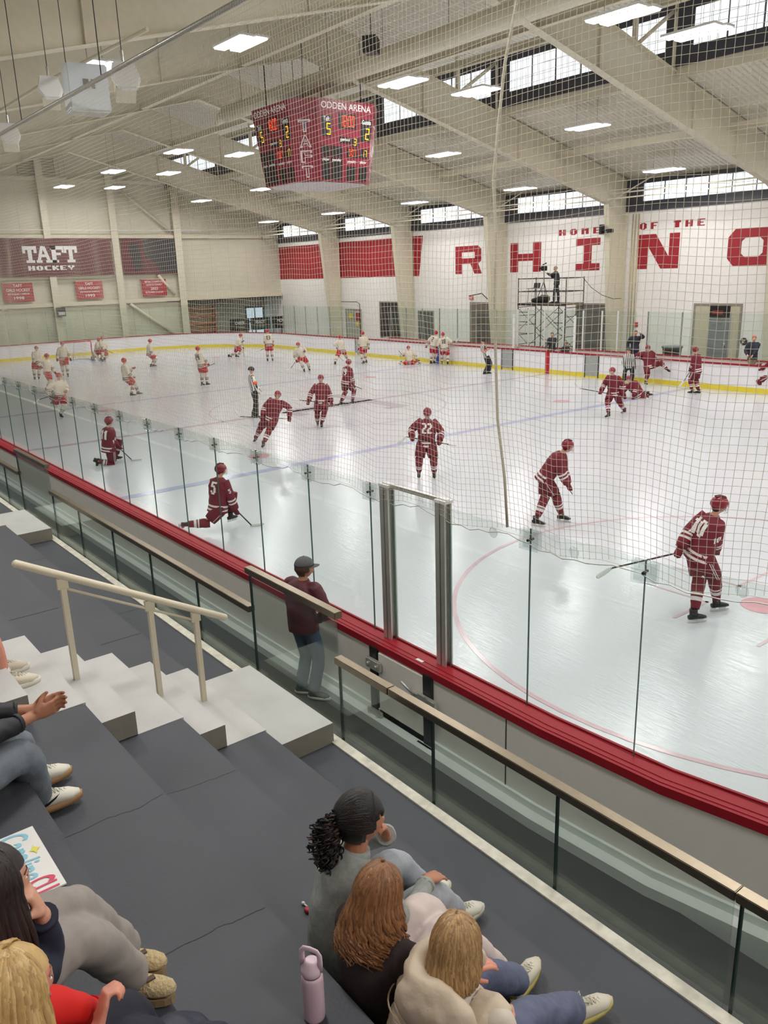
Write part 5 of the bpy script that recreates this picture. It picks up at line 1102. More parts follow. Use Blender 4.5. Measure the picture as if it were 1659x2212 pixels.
sk('m10', 'maroon player on the ice on hands and knees stretching a leg', kneeL=(.2, -.2, -1), kneeR=(-.3, -.4, -1), footdirL=(.6, .6, .1))
sk('m11', 'maroon player with one leg swung over by the far boards', ymax=12.75, kneeL=(.3, -.3, 1))
g15 = DATA['w15']
sk('w15', 'goalkeeper in cream jersey kneeling in a butterfly stretch near the far boards', kneeL=(.6, -.6, -.3), kneeR=(-.1, -.9, -.3))
def pads(t, a, k, label=None):
    b = bmesh.new(); a, k = V(a), V(k); d = (k-a).normalized()
    tube(b, [a-d*.1, a, (a+k)/2, k, k+d*.22], [(.10, .05), (.13, .07), (.14, .075), (.14, .07), (.11, .05)], 8, ref=(.6, -.6, .2)); part(obj('leg_pad', b, _M['kit_W_j'], t), 'bulky white leg pad')
pads(fig['w15'], (.36, .36, .06), (.10, -.08, .10)); pads(fig['w15'], (-.36, -.36, .06), (-.06, -.22, .10))
pads(fig['w5'], (-.5, -.08, .05), (-.1, -.1, .45)); pads(fig['w5'], (.5, .0, .05), (.12, -.1, .42))
# goal
t = thing('hockey_goal', 'red framed hockey goal with white net at the far left', 'goal', (-28.6, 0, 0)); GR = mat('goal_red', (200, 40, 50), .4)
bm = bmesh.new(); 
for y in (-.92, .92): tube(bm, [V((0, y, 0)), V((0, y, 1.22))], .035, 8)
tube(bm, [V((0, -.92, 1.22)), V((0, .92, 1.22))], .035, 8); obj('front_frame', bm, GR, t)
bm = bmesh.new(); tube(bm, [V((0, -.92, .03)), V((-.9, -.7, .03)), V((-1.1, 0, .03)), V((-.9, .7, .03)), V((0, .92, .03))], .03, 6); tube(bm, [V((0, -.92, 1.2)), V((-.5, -.7, 1.2)), V((-.55, .7, 1.2)), V((0, .92, 1.2))], .02, 6); tube(bm, [V((-.5, 0, 1.2)), V((-1.1, 0, .05))], .02, 6); obj('rear_frame', bm, WHITEM, t)
bm = bmesh.new()
for k in range(25):
    f = k/24; y = -.92+1.84*f; w_ = 1-abs(f-.5)*.5
    tube(bm, [V((-.02, y, 1.2)), V((-.5*w_, y*.8, 1.18)), V((-1.05*w_, y*.8, .05))], .006, 3)
for k in range(12):
    z = .1+k*.09; dd = -.55-.5*(1-z/1.2); tube(bm, [V((0, -.92, z)), V((dd, -.7, z)), V((dd, .7, z)), V((0, .92, z))], .006, 3)
obj('netting', bm, WHITEM, t)
# ------------------------------------------------------------------ other people
def sneaker(bu, bs, ank, f, s=1.0, up=V((0, 0, 1)), fat=1.0):
    f = V(f).normalized(); up = (V(up)-f*V(up).dot(f)).normalized(); r = f.cross(up); A = V(ank)
    tube(bu, [A+up*.045*s-f*.01*s, A+up*.01*s-f*.008*s, A-up*.025*s+f*.005*s], [(.036*s, .044*s), (.038*s, .048*s), (.036*s, .05*s)], 12, ref=r)
    tube(bu, [A-up*.035*s-f*.065*s, A-up*.033*s-f*.04*s, A-up*.03*s+f*.03*s, A-up*.035*s+f*.09*s, A-up*.045*s+f*.145*s, A-up*.052*s+f*.19*s], [(.022*s, .026*s), (.036*s*fat, .038*s), (.041*s*fat, .042*s), (.046*s*fat, .034*s), (.044*s*fat, .027*s), (.018*s, .012*s)], 14, ref=r)
    n = 16; ring = []
    for k in range(n):
        a = 2*math.pi*k/n; x, y = math.cos(a), math.sin(a); q = A+f*(.062+.142*x)*s+r*(.043*y*(1+.12*x))*s*fat; ring.append(q-up*.055*s)
    lo = [bs.verts.new(p-up*.030*s) for p in ring]; hi = [bs.verts.new(p+up*.004*s) for p in ring]
    bs.faces.new(lo); bs.faces.new(hi[::-1])
    for k in range(n): bs.faces.new((lo[k], hi[k], hi[(k+1) % n], lo[(k+1) % n])).smooth = True
def laces(parent, ank, f, s, m):
    b = bmesh.new(); f = V(f).normalized(); up = V((0, 0, 1)); up = (up-f*up.dot(f)).normalized(); r = f.cross(up); A = V(ank)
    for k in range(5): 
        x = .035+k*.02; h = .022-.009*k
        for sg_ in (-1, 1): tube(b, [A+(f*x+up*(h-.006)-r*sg_*.022)*s, A+(f*(x+.01)+up*(h+.006))*s, A+(f*(x+.02)+up*(h-.010)+r*sg_*.022)*s], .0028*s, 5)
    for sg_ in (-1, 1): tube(b, [A+(f*.03+up*.028)*s, A+(f*.02+up*.045+r*sg_*.02)*s, A+(f*.045+up*.04+r*sg_*.035)*s, A+(f*.035+up*.028+r*sg_*.008)*s], .003*s, 5)
    obj('laces', b, m, parent)
def civ(label, P, yaw, topc, panc, skin='light', s=1.0, near=True, hf=None, poleL=None, poleR=None, kneeL=(0, 0, 1), kneeR=(0, 0, 1), fL=None, fR=None, sleeve=.93, topname='jacket', shoe=((206, 202, 190), (196, 180, 120)), face=True, handL=None, handR=None, puff=0, shoes=True, vox=.010, group=None, elL=None, elR=None, knL=None, knR=None, curl=.7, bare=False, pantname='trousers', sh=.18, fist=None, noise_=.008, brow=(70, 52, 42)):
    base = V((P['pel'][0], P['pel'][1], min(P['fl'][2], P['fr'][2])-.08)); base.z = P.get('z0', base.z)
    t = thing('person', label, 'person', base, 0, group)
    j = {k: V(v)-base for k, v in P.items() if isinstance(v, (tuple, list, V))}
    a = math.radians(yaw); F = V((math.cos(a), math.sin(a), 0)); Rt = V((math.sin(a), -math.cos(a), 0)); UP = V((0, 0, 1))
    hd, pe = j['head'], j['pel']; hf = (V(hf) if hf else F).normalized(); HM = basis(hf, UP)
    nk = hd-UP*.145*s-hf*.035*s if 'nk' not in j else j['nk']; sp = (nk-pe).normalized()
    rt = (Rt-sp*Rt.dot(sp)).normalized(); bk = -rt.cross(sp); bk = bk if bk.dot(F) < 0 else -bk
    wa = pe.lerp(nk, .38)+bk*.035*s; ch = pe.lerp(nk, .72)+bk*.02*s
    shL, shR = nk-rt*sh*s-sp*.06*s, nk+rt*sh*s-sp*.06*s; hpL, hpR = pe-rt*.09*s, pe+rt*.09*s
    aL, aR = j['fl'], j['fr']
    kL = j.get('kl') or ik(hpL, aL, .42*s, .42*s, V(kneeL)); kR = j.get('kr') or ik(hpR, aR, .42*s, .42*s, V(kneeR))
    hL, hR = j['hl'], j['hr']
    eL = j.get('el') or ik(shL, hL, .29*s, .26*s, V(poleL) if poleL else -F*.5-rt*.5-UP*.6); eR = j.get('er') or ik(shR, hR, .29*s, .26*s, V(poleR) if poleR else -F*.5+rt*.5-UP*.6)
    dl, dr = (hL-eL).normalized(), (hR-eR).normalized()
    b = bmesh.new()
    limb(b, [pe, wa, ch, nk], [(0, (.13*s, .09*s)), (1, (.11*s, .08*s)), (2, (.15*s, .09*s)), (3, (.05*s, .05*s))], 4, 14, rt)
    limb(b, [nk-sp*.05*s, hd-HM @ V((0, .015, .03))*s], [(0, .056*s), (1, .050*s)], 4, 12, rt); headmesh(b, hd, HM, s, 24, 18)
    for sj, ej, hj in ((shL, eL, hL), (shR, eR, hR)): limb(b, [nk-sp*.07*s, sj, ej, hj], [(0, .05*s), (1, .045*s), (2, .036*s), (3, .024*s)], 4, 12, F)
    for hj, kj, aj in ((hpL, kL, aL), (hpR, kR, aR)): limb(b, [pe, hj, kj, aj], [(0, .08*s), (1, .08*s), (2, .052*s), (2.4, .052*s), (3, .034*s)], 4, 12, F)
    hand(b, hL, V(handL[0]) if handL else dl, V(handL[1]) if handL else -UP, s, handL[2] if handL else curl, -1); hand(b, hR, V(handR[0]) if handR else dr, V(handR[1]) if handR else -UP, s, handR[2] if handR else curl, 1)
    solid('body', b, .0055 if near else .018, SK[skin], t, sm=1)
    if face and near: facebits(t, hd, HM, s, brow=brow)
    b = bmesh.new(); k = 1+puff
    limb(b, [pe-sp*.05*s, wa, ch, nk-sp*.0], [(0, (.165*s*k, .125*s*k)), (1, (.15*s*k, .12*s*k)), (2, ((sh+.01)*s*k, .12*s*k)), (2.6, (sh*.9*s*k, .10*s*k)), (3, (.068*s*k, .066*s*k))], 6, 20, rt)
    if sleeve > 0:
        for sj, ej, hj in ((shL, eL, hL), (shR, eR, hR)): limb(b, [nk-sp*.09*s-(nk-sj)*.35, sj+sp*.005, ej, ej.lerp(hj, sleeve)], [(0, .075*s*k), (1, .072*s*k), (2, .058*s*k), (3, .042*s*k)], 5, 14, F)
    to = solid(topname, b, vox if near else .02, topc, t, 3, noise_, 9)
    if sleeve > 0:
        for ej, hj in ((eL, hL), (eR, hR)):
            b = bmesh.new(); tube(b, [ej.lerp(hj, sleeve-.05), ej.lerp(hj, sleeve+.02)], .043*s*k, 14, F); obj('cuff', b, topc, to)
    b = bmesh.new(); tube(b, [nk-sp*.03*s, nk+sp*.012*s], [(.078*s*k, .074*s*k), (.064*s*k, .062*s*k)], 16, rt); obj('collar', b, topc, to)
    b = bmesh.new()
    limb(b, [pe+sp*.10*s, pe-sp*.06*s], [(0, (.145*s, .115*s)), (1, (.15*s, .12*s))], 3, 16, rt)
    for hj, kj, aj in ((hpL, kL, aL), (hpR, kR, aR)):
        if bare: limb(b, [pe, hj, hj.lerp(kj, .85)], [(0, .11*s), (1, .10*s), (2, .085*s)], 5, 14, F)
        else: limb(b, [pe, hj, kj, kj.lerp(aj, .95)], [(0, .11*s), (1, .10*s), (2, .076*s), (2.4, .074*s), (3, .070*s)], 6, 14, F)
    po = solid(pantname, b, vox if near else .02, panc, t, 3, noise_, 9)
    if shoes:
        um, smm = mat('shoe_%d_%d' % (shoe[0][0], shoe[0][2]), shoe[0], .6), mat('sole_%d_%d' % (shoe[1][0], shoe[1][2]), shoe[1], .7)
        for kj, aj, f_ in ((kL, aL, fL or F), (kR, aR, fR or F)):
            bu, bs = bmesh.new(), bmesh.new(); sneaker(bu, bs, aj, f_, s)
            so = obj('shoe', bu, um, t); part(obj('sole', bs, smm, so), 'sole of the shoe')
            if near: laces(so, aj, f_, s, um); b = bmesh.new(); tube(b, [aj+UP*.02, aj.lerp(kj, .22)], .038*s, 12); obj('sock', b, WHITEM, t)
    return t, dict(j, nk=nk, sp=sp, rt=rt, HM=HM, hf=hf, pe=pe, ch=ch, bk=bk, shL=shL, shR=shR, kL=kL, kR=kR, aL=aL, aR=aR, F=F, eL=eL, eR=eR, s=s)
def hair(t, G, cols, length, n=110,  wave=.008, spread=1.0, face_gap=1.0, part_y=.0, thick=.010, curlend=0, flare=0.0, name='hair', back=.0):
    n = int(n*2.3); thick = thick*.62
    hd, HM, s = G['head'], G['HM'], G['s']; ms = [mat('hair_%d_%d_%d' % c, c, .42, amp=.12, scale=60) for c in cols]
    rx, ry, rz = .084*s, .106*s, .124*s
    b = bmesh.new(); ellip(b, hd+HM @ V((0, -.006, .004))*s, (rx, ry, rz), HM, 24, 16)
    bmesh.ops.delete(b, geom=[f for f in b.faces if (lambda q: (q.y > .050*s and q.z < .060*s) or (q.z < -.02*s and q.y > -.01*s) or q.z < -.085*s)(HM.transposed() @ (f.calc_center_median()-hd))], context='FACES')
    ho = obj(name, b, ms[0], t)
    bs = [bmesh.new() for _ in ms]; rng = random.Random(len(cols)*7+n)
    for i in range(n):
        az = math.radians(90+(58*face_gap)+(360-116*face_gap)*(i+.5)/n+rng.uniform(-2, 2))   # measured from right, forward = 90
        st = rng.uniform(.02, .5) if i % 3 == 0 else .02
        pts = []
        for k in range(7):
            th = math.radians(4+(98-4)*(st+(1-st)*k/6)) ; r_ = 1.03+rng.uniform(0, .03)
            pts.append(hd+HM @ V((rx*r_*math.sin(th)*math.cos(az), ry*r_*math.sin(th)*math.sin(az)-.006*s, rz*r_*math.cos(th)+.004*s)))
        p = pts[-1]; out = (HM @ V((math.cos(az), math.sin(az), 0))); ph = rng.uniform(0, 6.28); L = length*rng.uniform(.86, 1.06); m_ = 9
        down = -(HM @ V((0, 0, 1))); down = (down*.35+V((0, 0, -1))*.65+G['bk']*back).normalized()
        sidev = out.cross(down).normalized()
        for k in range(1, m_+1):
            f = k/m_; w_ = wave*(.3+f)*(1+curlend*f*f*3)
            pts.append(p+down*L*f+out*(flare*math.sin(f*2.2)-.012*f*spread)+sidev*w_*math.sin(ph+f*(7+5*curlend))+out*w_*.6*math.cos(ph+f*(7+5*curlend)))
        R = [(thick*.8, thick*.35)]*6+[(thick*(1.05-.5*(k/m_)**2), thick*.5) for k in range(0, m_)]+[(thick*.25, thick*.2)]
        tube(bs[rng.randrange(len(ms))], pts, R, 6, ref=sidev)
    for bb, m in zip(bs, ms): obj('hair_locks', bb, m, ho)
    return ho
# woman 1
GREYSW = mat('heather_grey_fleece', (150, 154, 150), .9, amp=.12, scale=60, bump=.3, bscale=300); GREYP = mat('pale_grey_sweatpants', (158, 162, 168), .9, amp=.08, scale=30)
t, G = civ('woman with dark curly ponytail in grey sweatshirt, hand on chin', dict(pel=(23.80, -16.40, 2.25), head=(23.80, -16.25, 2.80), fl=(23.50, -15.66, 1.90), fr=(23.69, -15.64, 1.90), hl=(23.80, -16.13, 2.66), hr=(23.90, -15.99, 2.42), el=(23.60, -15.98, 2.47), z0=1.79, kl=(23.66, -15.99, 2.38), kr=(23.90, -15.97, 2.34)), 84, GREYSW, GREYP, 'tan', .93, hf=(.30, .95, -.02), fL=(-.1, 1, 0), fR=(.1, 1, 0), shoe=((206, 202, 188), (200, 196, 180)), topname='sweatshirt', pantname='sweatpants', handL=((.15, -.35, .9), (.1, -.9, -.1), .9), handR=((-.25, .9, -.35), (0, -.2, -1), .25), sh=.17)
W1 = G
b = bmesh.new(); ellip(b, G['head']+G['HM'] @ V((0, -.010, .010)), (.084, .106, .118), G['HM'], 28, 20)
bmesh.ops.delete(b, geom=[f for f in b.faces if (lambda q: (q.y > .045 and q.z < .055-.6*(q.y-.045)) or (q.z < -.005 and q.y > -.02) or q.z < -.07)(G['HM'].transposed() @ (f.calc_center_median()-G['head']))], context='FACES')
HB = mat('hair_black', (20, 16, 16), .45, amp=.2, scale=80, bump=.25, bscale=160); ho = obj('hair', b, HB, t); ho.modifiers.new('s', 'SOLIDIFY').thickness = .006
rng = random.Random(9); b = bmesh.new(); Hd, HM_ = G['head'], G['HM']; e_ = V((0, -.99, .14)).normalized()
for i in range(110):
    a = math.radians(-100+200*(i+.5)/110); d0 = V((math.sin(a)*.80, .52-.30*abs(a)/1.75, math.cos(a)*.86+.02)).normalized(); pts = []
    for k in range(9):
        f = k/8; d = d0.slerp(e_, f, e_) if False else (d0*(1-f)+e_*f+V((0, 0, .0))).normalized(); r_ = 1.035+.012*rng.random()*math.sin(math.pi*f)
        pts.append(Hd+HM_ @ V((d.x*.086*r_, d.y*.109*r_-.010, d.z*.120*r_+.010)))
    tube(b, pts, [(.004, .002)]+[(.0065, .0032)]*7+[(.003, .002)], 6, ref=HM_ @ V((math.cos(a), 0, -math.sin(a))))
obj('hair_locks', b, HB, ho)
b1, b2 = bmesh.new(), bmesh.new(); rng = random.Random(5); pc = G['head']+G['HM'] @ V((0, -.105, .015))
for i in range(300):
    q = V((rng.gauss(0, 1), rng.gauss(0, 1), rng.gauss(0, 1))).normalized()*rng.random()**.4
    c_ = pc+G['bk']*.055+V((q.x*.055, q.y*.055, q.z*.115-.085)); d = (c_-pc+V((0, 0, -.06))).normalized(); u = d.orthogonal().normalized(); v = d.cross(u); ph = rng.uniform(0, 6.28); R_c = rng.uniform(.006, .013)
    pts = [c_+d*(k*.0045)+u*(R_c*math.cos(ph+k*.75))+v*(R_c*math.sin(ph+k*.75)) for k in range(-8, 9)]
    tube(b1 if i % 6 else b2, pts, [.0022]*1+[.0035]*15+[.0016], 5)
b = bmesh.new(); ellip(b, pc+G['bk']*.05+V((0, 0, -.08)), (.045, .045, .10), None, 14, 10); obj('ponytail_core', b, HB, ho)
po = obj('ponytail', b1, HB, ho); obj('ponytail_curls', b2, mat('hair_brownish', (70, 46, 36), .4), ho)
b = bmesh.new(); tube(b, [pc-G['bk']*.004, pc+G['bk']*.012], .024, 12); part(obj('hair_tie', b, mat('pink_tie', (196, 110, 140), .6), ho), 'pink hair tie')
# woman 2
DBR = mat('dark_brown_fleece', (52, 42, 42), .9, amp=.12, scale=40, bump=.2, bscale=200); PNK = mat('pale_pink_sweatpants', (206, 190, 184), .9, amp=.05)
t, G = civ('woman with long auburn hair in dark brown fleece and pale pink sweatpants', dict(pel=(24.14, -16.43, 2.25), head=(24.13, -16.42, 2.76), fl=(23.94, -15.82, 1.90), fr=(24.09, -15.74, 1.90), hl=(24.02, -16.05, 2.34), hr=(24.16, -16.05, 2.34), z0=1.79, kl=(23.99, -16.10, 2.44), kr=(24.12, -16.09, 2.42)), 96, DBR, PNK, 'light', .93, hf=(.05, .97, -.2), fL=(.1, 1, 0), fR=(.4, 1, 0), shoe=((204, 198, 182), (196, 184, 140)), topname='fleece', pantname='sweatpants', face=True, sh=.165)
hair(t, G, [(124, 82, 50), (138, 92, 56), (112, 74, 46), (150, 104, 66)], .19, 150, .009, .3, .95, thick=.0105, curlend=1.2, flare=.028, back=.12)
# woman 3 with vest
JEAN = mat('slate_blue_trousers', (92, 98, 122), .8, amp=.12, scale=20, bump=.2, bscale=60); KN = mat('cream_sweater', (206, 196, 180), .9, amp=.06)
t, G = civ('blond woman in cream hooded puffer vest and blue trousers, legs stretched', dict(pel=(24.52, -16.42, 2.25), head=(24.47, -16.36, 2.74), fl=(24.17, -15.70, 1.90), fr=(24.42, -15.62, 1.90), hl=(24.36, -16.22, 2.42), hr=(24.56, -16.20, 2.34), z0=1.79, kl=(24.26, -16.12, 2.30), kr=(24.47, -16.02, 2.18)), 108, KN, JEAN, 'pink', .93, hf=(-.25, .93, -.12), fL=(-.25, .95, .1), fR=(.25, .95, .1), shoe=((204, 198, 180), (200, 186, 110)), topname='sweater', sh=.165, face=True)
hair(t, G, [(168, 132, 86), (178, 144, 98), (152, 118, 76), (142, 108, 68)], .11, 140, .005, .8, .95, thick=.0098, flare=.012, back=.15)
PUF = mat('cream_puffer', (204, 186, 164), .5, amp=.05, bump=.25, bscale=30)
b = bmesh.new(); pe, nk, rt, sp = G['pe'], G['nk'], G['rt'], G['sp']
P, R, T = chain([pe-sp*.08, pe.lerp(nk, .5)+G['bk']*.03, nk-sp*.03], [(0, (.205, .165)), (1, (.225, .175)), (1.6, (.215, .155)), (2, (.13, .11))], 14)
R = [(r[0]*(1-.035*abs(math.cos(i*math.pi/4))**6*1.6), r[1]*(1-.05*abs(math.cos(i*math.pi/4))**6*1.6)) for i, r in enumerate(R)]
tube(b, P, R, 32, rt)
for sd in (-1, 1):
    q = nk+rt*sd*.13-sp*.09; tube(b, [q-rt*sd*.05, q, q+rt*sd*.045-sp*.02], [.09, .095, .08], 16)
vo = solid('puffer_vest', b, .008, PUF, t, 2, .012, 8)
b = bmesh.new(); pts = []
for k in range(15):
    a = math.radians(-35+250*k/14+180-90+0); pts.append(nk+sp*.005+rt*(.115*math.cos(a))+G['bk']*(.115*math.sin(a)+.015)+sp*.05)
tube(b, pts, [.030+.014*math.sin(math.pi*k/14) for k in range(15)], 14); 
ellip(b, nk+G['bk']*.12-sp*.02, (.15, .065, .11), basis(-G['bk'], sp), 20, 14)
solid('hood', b, .008, PUF, vo, 2, .010, 10)
b = bmesh.new()
for i in range(4):
    f = .12+.22*i; c_ = pe.lerp(nk, f)+G['bk']*.02; tube(b, [c_+rt*(.222*math.cos(a))+G['bk']*(.168*math.sin(a)) for a in np.linspace(-.3, math.pi+.3, 25)], .0035, 5)
obj('quilting_seam', b, mat('seam_tan', (170, 150, 128), .7, amp=0), vo)
c_ = pe.lerp(nk, .74)+G['bk']*.178-rt*.05; b = bmesh.new()
for dz in (0, .022): tube(b, [c_+rt*(.024*math.cos(a))+sp*(.010*math.sin(a)+dz)+G['bk']*.008 for a in np.linspace(0, 6.28, 17)], .0022, 5)
part(obj('back_emblem', b, mat('emblem_olive', (110, 96, 70), .6, amp=0), vo), 'small stitched emblem on the back')
# seated boy in jeans, left
JK = mat('black_jacket', (30, 30, 36), .6, amp=.15, bump=.3, bscale=20); GJ = mat('grey_blue_jeans', (112, 120, 128), .85, amp=.15, scale=8, bump=.2, bscale=80)
t, G = civ('person in black jacket and faded jeans with clasped hands at the left edge', dict(pel=(22.76, -17.62, 2.94), head=(22.60, -17.50, 3.66), fl=(22.20, -17.12, 2.58), fr=(22.42, -17.15, 2.58), hl=(22.56, -17.13, 3.10), hr=(22.60, -17.15, 3.09), z0=2.47, kl=(22.50, -17.22, 2.97), kr=(22.66, -17.22, 2.98), er=(22.72, -17.40, 3.12), el=(22.50, -17.38, 3.14)), 92, JK, GJ, 'tan', 1.0, hf=(.2, 1, -.1), fL=(-.1, 1, 0), fR=(.0, 1, 0), shoe=((214, 210, 196), (170, 130, 90)), sleeve=.72, handL=((.15, .95, .15), (1, 0, .2), .5), handR=((.0, .98, .12), (-1, 0, .2), .35))
hair(t, G, [(60, 44, 36), (50, 36, 30)], .02, 60, .003)
sh_ = [o for o in t.children if o.name.startswith('shoe')][1]
b = bmesh.new(); A = G['aR']; f_ = V((0, 1, 0)); sx = V((1, 0, 0)); up = V((0, 0, 1))
pts2 = [(-.05, -.030), (-.02, -.044), (.03, -.040), (.07, -.018), (.09, .004), (.06, -.012), (.03, -.024), (-.01, -.026), (-.03, -.016)]
b.faces.new([b.verts.new(A+f_*x+up*z+sx*(.047)) for x, z in pts2]); part(obj('curved_mark', b, BLACK, sh_), 'black curved mark on the side of the shoe')
# bare-legged person beyond
t, G = civ('person with bare legs and cream sneakers on the upper stairs at the left edge', dict(pel=(20.85, -17.36, 2.94), head=(20.6, -17.42, 3.6), fl=(20.75, -16.93, 2.56), fr=(20.99, -16.93, 2.56), hl=(20.6, -17.1, 3.0), hr=(20.8, -17.15, 3.05), z0=2.47, kl=(20.74, -16.98, 2.92), kr=(20.95, -16.97, 2.93)), 90, mat('grey_hoodie', (120, 120, 124), .9), mat('navy_shorts', (40, 44, 60), .8), 'pink', 1.0, shoe=((206, 196, 176), (220, 214, 200)), bare=True, pantname='shorts')
hair(t, G, [(120, 84, 54), (100, 70, 46)], .02, 60, .003)
# brunette
NV = mat('navy_sweater', (30, 34, 54), .8, amp=.1); GS = mat('warm_grey_sweatpants', (150, 142, 136), .9, amp=.07, scale=30)
t, G = civ('girl with long dark brown hair in navy sweater and grey sweatpants at lower left', dict(pel=(24.33, -17.93, 3.25), head=(24.325, -17.66, 3.62), fl=(23.93, -17.275, 2.90), fr=(24.04, -17.295, 2.90), hl=(24.22, -17.70, 3.30), hr=(24.335, -17.565, 3.50), z0=2.81, kl=(24.10, -17.46, 3.32), kr=(24.23, -17.475, 3.32), er=(24.27, -17.56, 3.30), el=(24.15, -17.90, 3.38)), 108, NV, GS, 'light', .84, hf=(-.1, 1, -.1), shoes=False, topname='sweater', pantname='sweatpants', handR=((.0, -.25, 1), (-.2, -1, 0), 1.1))
hair(t, G, [(32, 22, 22), (26, 18, 18), (40, 27, 25)], .22, 140, .004, .3, .9, flare=.02, thick=.012)
KNIT = mat('beige_knit', (192, 170, 130), .9, amp=.15, scale=90, bump=.8, bscale=110); FUR = mat('cream_lining', (214, 204, 178), .9, amp=.1, bump=.5, bscale=200)
for aj, nm in ((G['aL'], 'slipper'), (G['aR'], 'slipper')):
    b = bmesh.new(); A = aj-V((0, 0, .01)); f_ = V((.72, .69, 0))
    tube(b, [A+f_*(-.02), A+f_*.05, A+f_*.11, A+f_*.16, A+f_*.185], [(.046, .036), (.052, .040), (.052, .036), (.040, .028), (.015, .012)], 16, ref=f_.cross(V((0, 0, 1)))); so = obj(nm, b, KNIT, t)
    b = bmesh.new(); tube(b, [A+f_*.005, A+f_*.03], [(.052, .046), (.050, .044)], 14, ref=f_.cross(V((0, 0, 1)))); obj('fur_lining', b, FUR, so)
    b = bmesh.new(); ring_ = [A+f_*(.065+.115*math.cos(a))+f_.cross(V((0, 0, 1)))*(.050*math.sin(a))-V((0, 0, .045)) for a in np.linspace(0, 6.2832, 17)[:-1]]
    lo = [b.verts.new(p-V((0, 0, .022))) for p in ring_]; hi = [b.verts.new(p+V((0, 0, .012))) for p in ring_]; b.faces.new(lo); b.faces.new(hi)
    for k in range(16): b.faces.new((lo[k], hi[k], hi[(k+1) % 16], lo[(k+1) % 16]))
    obj('sole', b, mat('slipper_sole', (150, 126, 92), .8), so)
    b = bmesh.new(); c_ = A+f_*.075+V((0, 0, .036)); r_ = f_.cross(V((0, 0, 1))); box(b, -.012, .012, -.02, .02, 0, .008); bmesh.ops.transform(b, matrix=Matrix.Translation(c_), verts=b.verts[:]); part(obj('leather_tab', b, mat('brown_tab', (84, 62, 48), .6), so), 'small brown leather tab')
K_ = .70
for o in [o for o in t.children if o.name.startswith('slipper')]:
    A = G['aL'] if o.name == 'slipper' else G['aR']; fz = V((A.x, A.y, .012))
    for q in [o]+list(o.children):
        for v in q.data.vertices: v.co = V((A.x, A.y, .0))+(v.co-V((A.x, A.y, .0)))*K_
        zz = 0
# blond child
RC = mat('red_jacket', (214, 28, 22), .8, amp=.06); NVP = mat('navy_trousers', (26, 28, 42), .8, amp=.1)
t, G = civ('child with straight blond hair in red jacket raising a hand, bottom left corner', dict(pel=(24.74, -17.97, 3.22), head=(24.665, -17.70, 3.63), fl=(24.34, -17.36, 2.92), fr=(24.46, -17.36, 2.92), hl=(24.47, -17.50, 3.27), hr=(24.565, -17.535, 3.34), z0=2.81, kl=(24.44, -17.445, 3.24), kr=(24.54, -17.435, 3.23), el=(24.52, -17.61, 3.41), er=(24.63, -17.62, 3.26)), 112, RC, NVP, 'pink', .76, brow=(150, 118, 84), shoe=((34, 36, 46), (60, 60, 66)), fL=(.3, .9, 0), fR=(.3, .9, 0), hf=(-.15, 1, -.1), sleeve=.78, handR=((-.35, .5, .8), (.3, .8, -.5), 1.2))
hair(t, G, [(198, 164, 106), (188, 154, 98), (208, 176, 122), (176, 142, 90)], .20, 150, .004, .3, .92, flare=.012, thick=.010)
# navy quilted neighbour
QN = mat('navy_quilted', (28, 34, 54), .45, amp=.1, bump=.4, bscale=25)
t, G = civ('person in navy quilted clothes whose knees show at the bottom edge', dict(pel=(25.05, -18.0, 3.22), head=(25.08, -17.85, 3.75), fl=(24.62, -17.30, 2.92), fr=(24.74, -17.28, 2.92), hl=(24.8, -17.65, 3.28), hr=(24.95, -17.65, 3.28), z0=2.81, kl=(24.47, -17.31, 3.12), kr=(24.54, -17.28, 3.13)), 118, QN, QN, 'light', .85, shoe=((34, 36, 46), (60, 60, 66)), vox=.012, puff=.1)
hair(t, G, [(80, 58, 40), (96, 70, 48)], .10, 80, .003)
# man in cap
MR = mat('dark_red_jacket', (84, 30, 40), .6, amp=.1, bump=.15, bscale=20); DJ = mat('blue_jeans', (70, 86, 108), .85, amp=.15, scale=6, bump=.2, bscale=60)
t, G = civ('man in grey cap, dark red jacket and jeans watching behind the balustrade', dict(pel=(18.74, -13.34, 1.07), head=(18.76, -13.29, 1.76), fl=(18.63, -13.36, .25), fr=(18.84, -13.32, .25), hl=(18.66, -13.16, 1.16), hr=(18.83, -13.19, 1.12), z0=.15), 104, MR, DJ, 'light', 1.0, hf=(.5, .85, 0), kneeL=(.2, .6, 0), kneeR=(.2, .6, 0), fL=(.7, .7, 0), fR=(.8, .6, 0), shoe=((44, 46, 52), (200, 200, 196)), puff=.22, poleL=(-1, -.2, -.5), poleR=(1, .2, -.4), sh=.195)
hair(t, G, [(96, 76, 64), (80, 64, 54)], .02, 60, .003, face_gap=1.05)
CAPM = mat('grey_cap', (96, 96, 98), .85, amp=.15, scale=60); HM = G['HM']; hd = G['head']
b = bmesh.new(); ellip(b, hd+HM @ V((0, -.006, .035)), (.092, .114, .105), HM, 24, 14); bmesh.ops.delete(b, geom=[f for f in b.faces if (HM.transposed() @ (f.calc_center_median()-hd)).z < .03], context='FACES'); co = obj('baseball_cap', b, CAPM, t); co.modifiers.new('s', 'SOLIDIFY').thickness = .005
b = bmesh.new(); vs = []
for r_ in (1.0, 1.62): vs.append([b.verts.new(hd+HM @ V((.080*math.sin(a), .105*math.cos(a)*r_, .040-.015*(r_-1)-.012*abs(math.sin(a))))) for a in np.linspace(-1.1, 1.1, 11)])
for k in range(10): b.faces.new((vs[0][k], vs[0][k+1], vs[1][k+1], vs[1][k]))
o = obj('peak', b, CAPM, co); o.modifiers.new('s', 'SOLIDIFY').thickness = .005
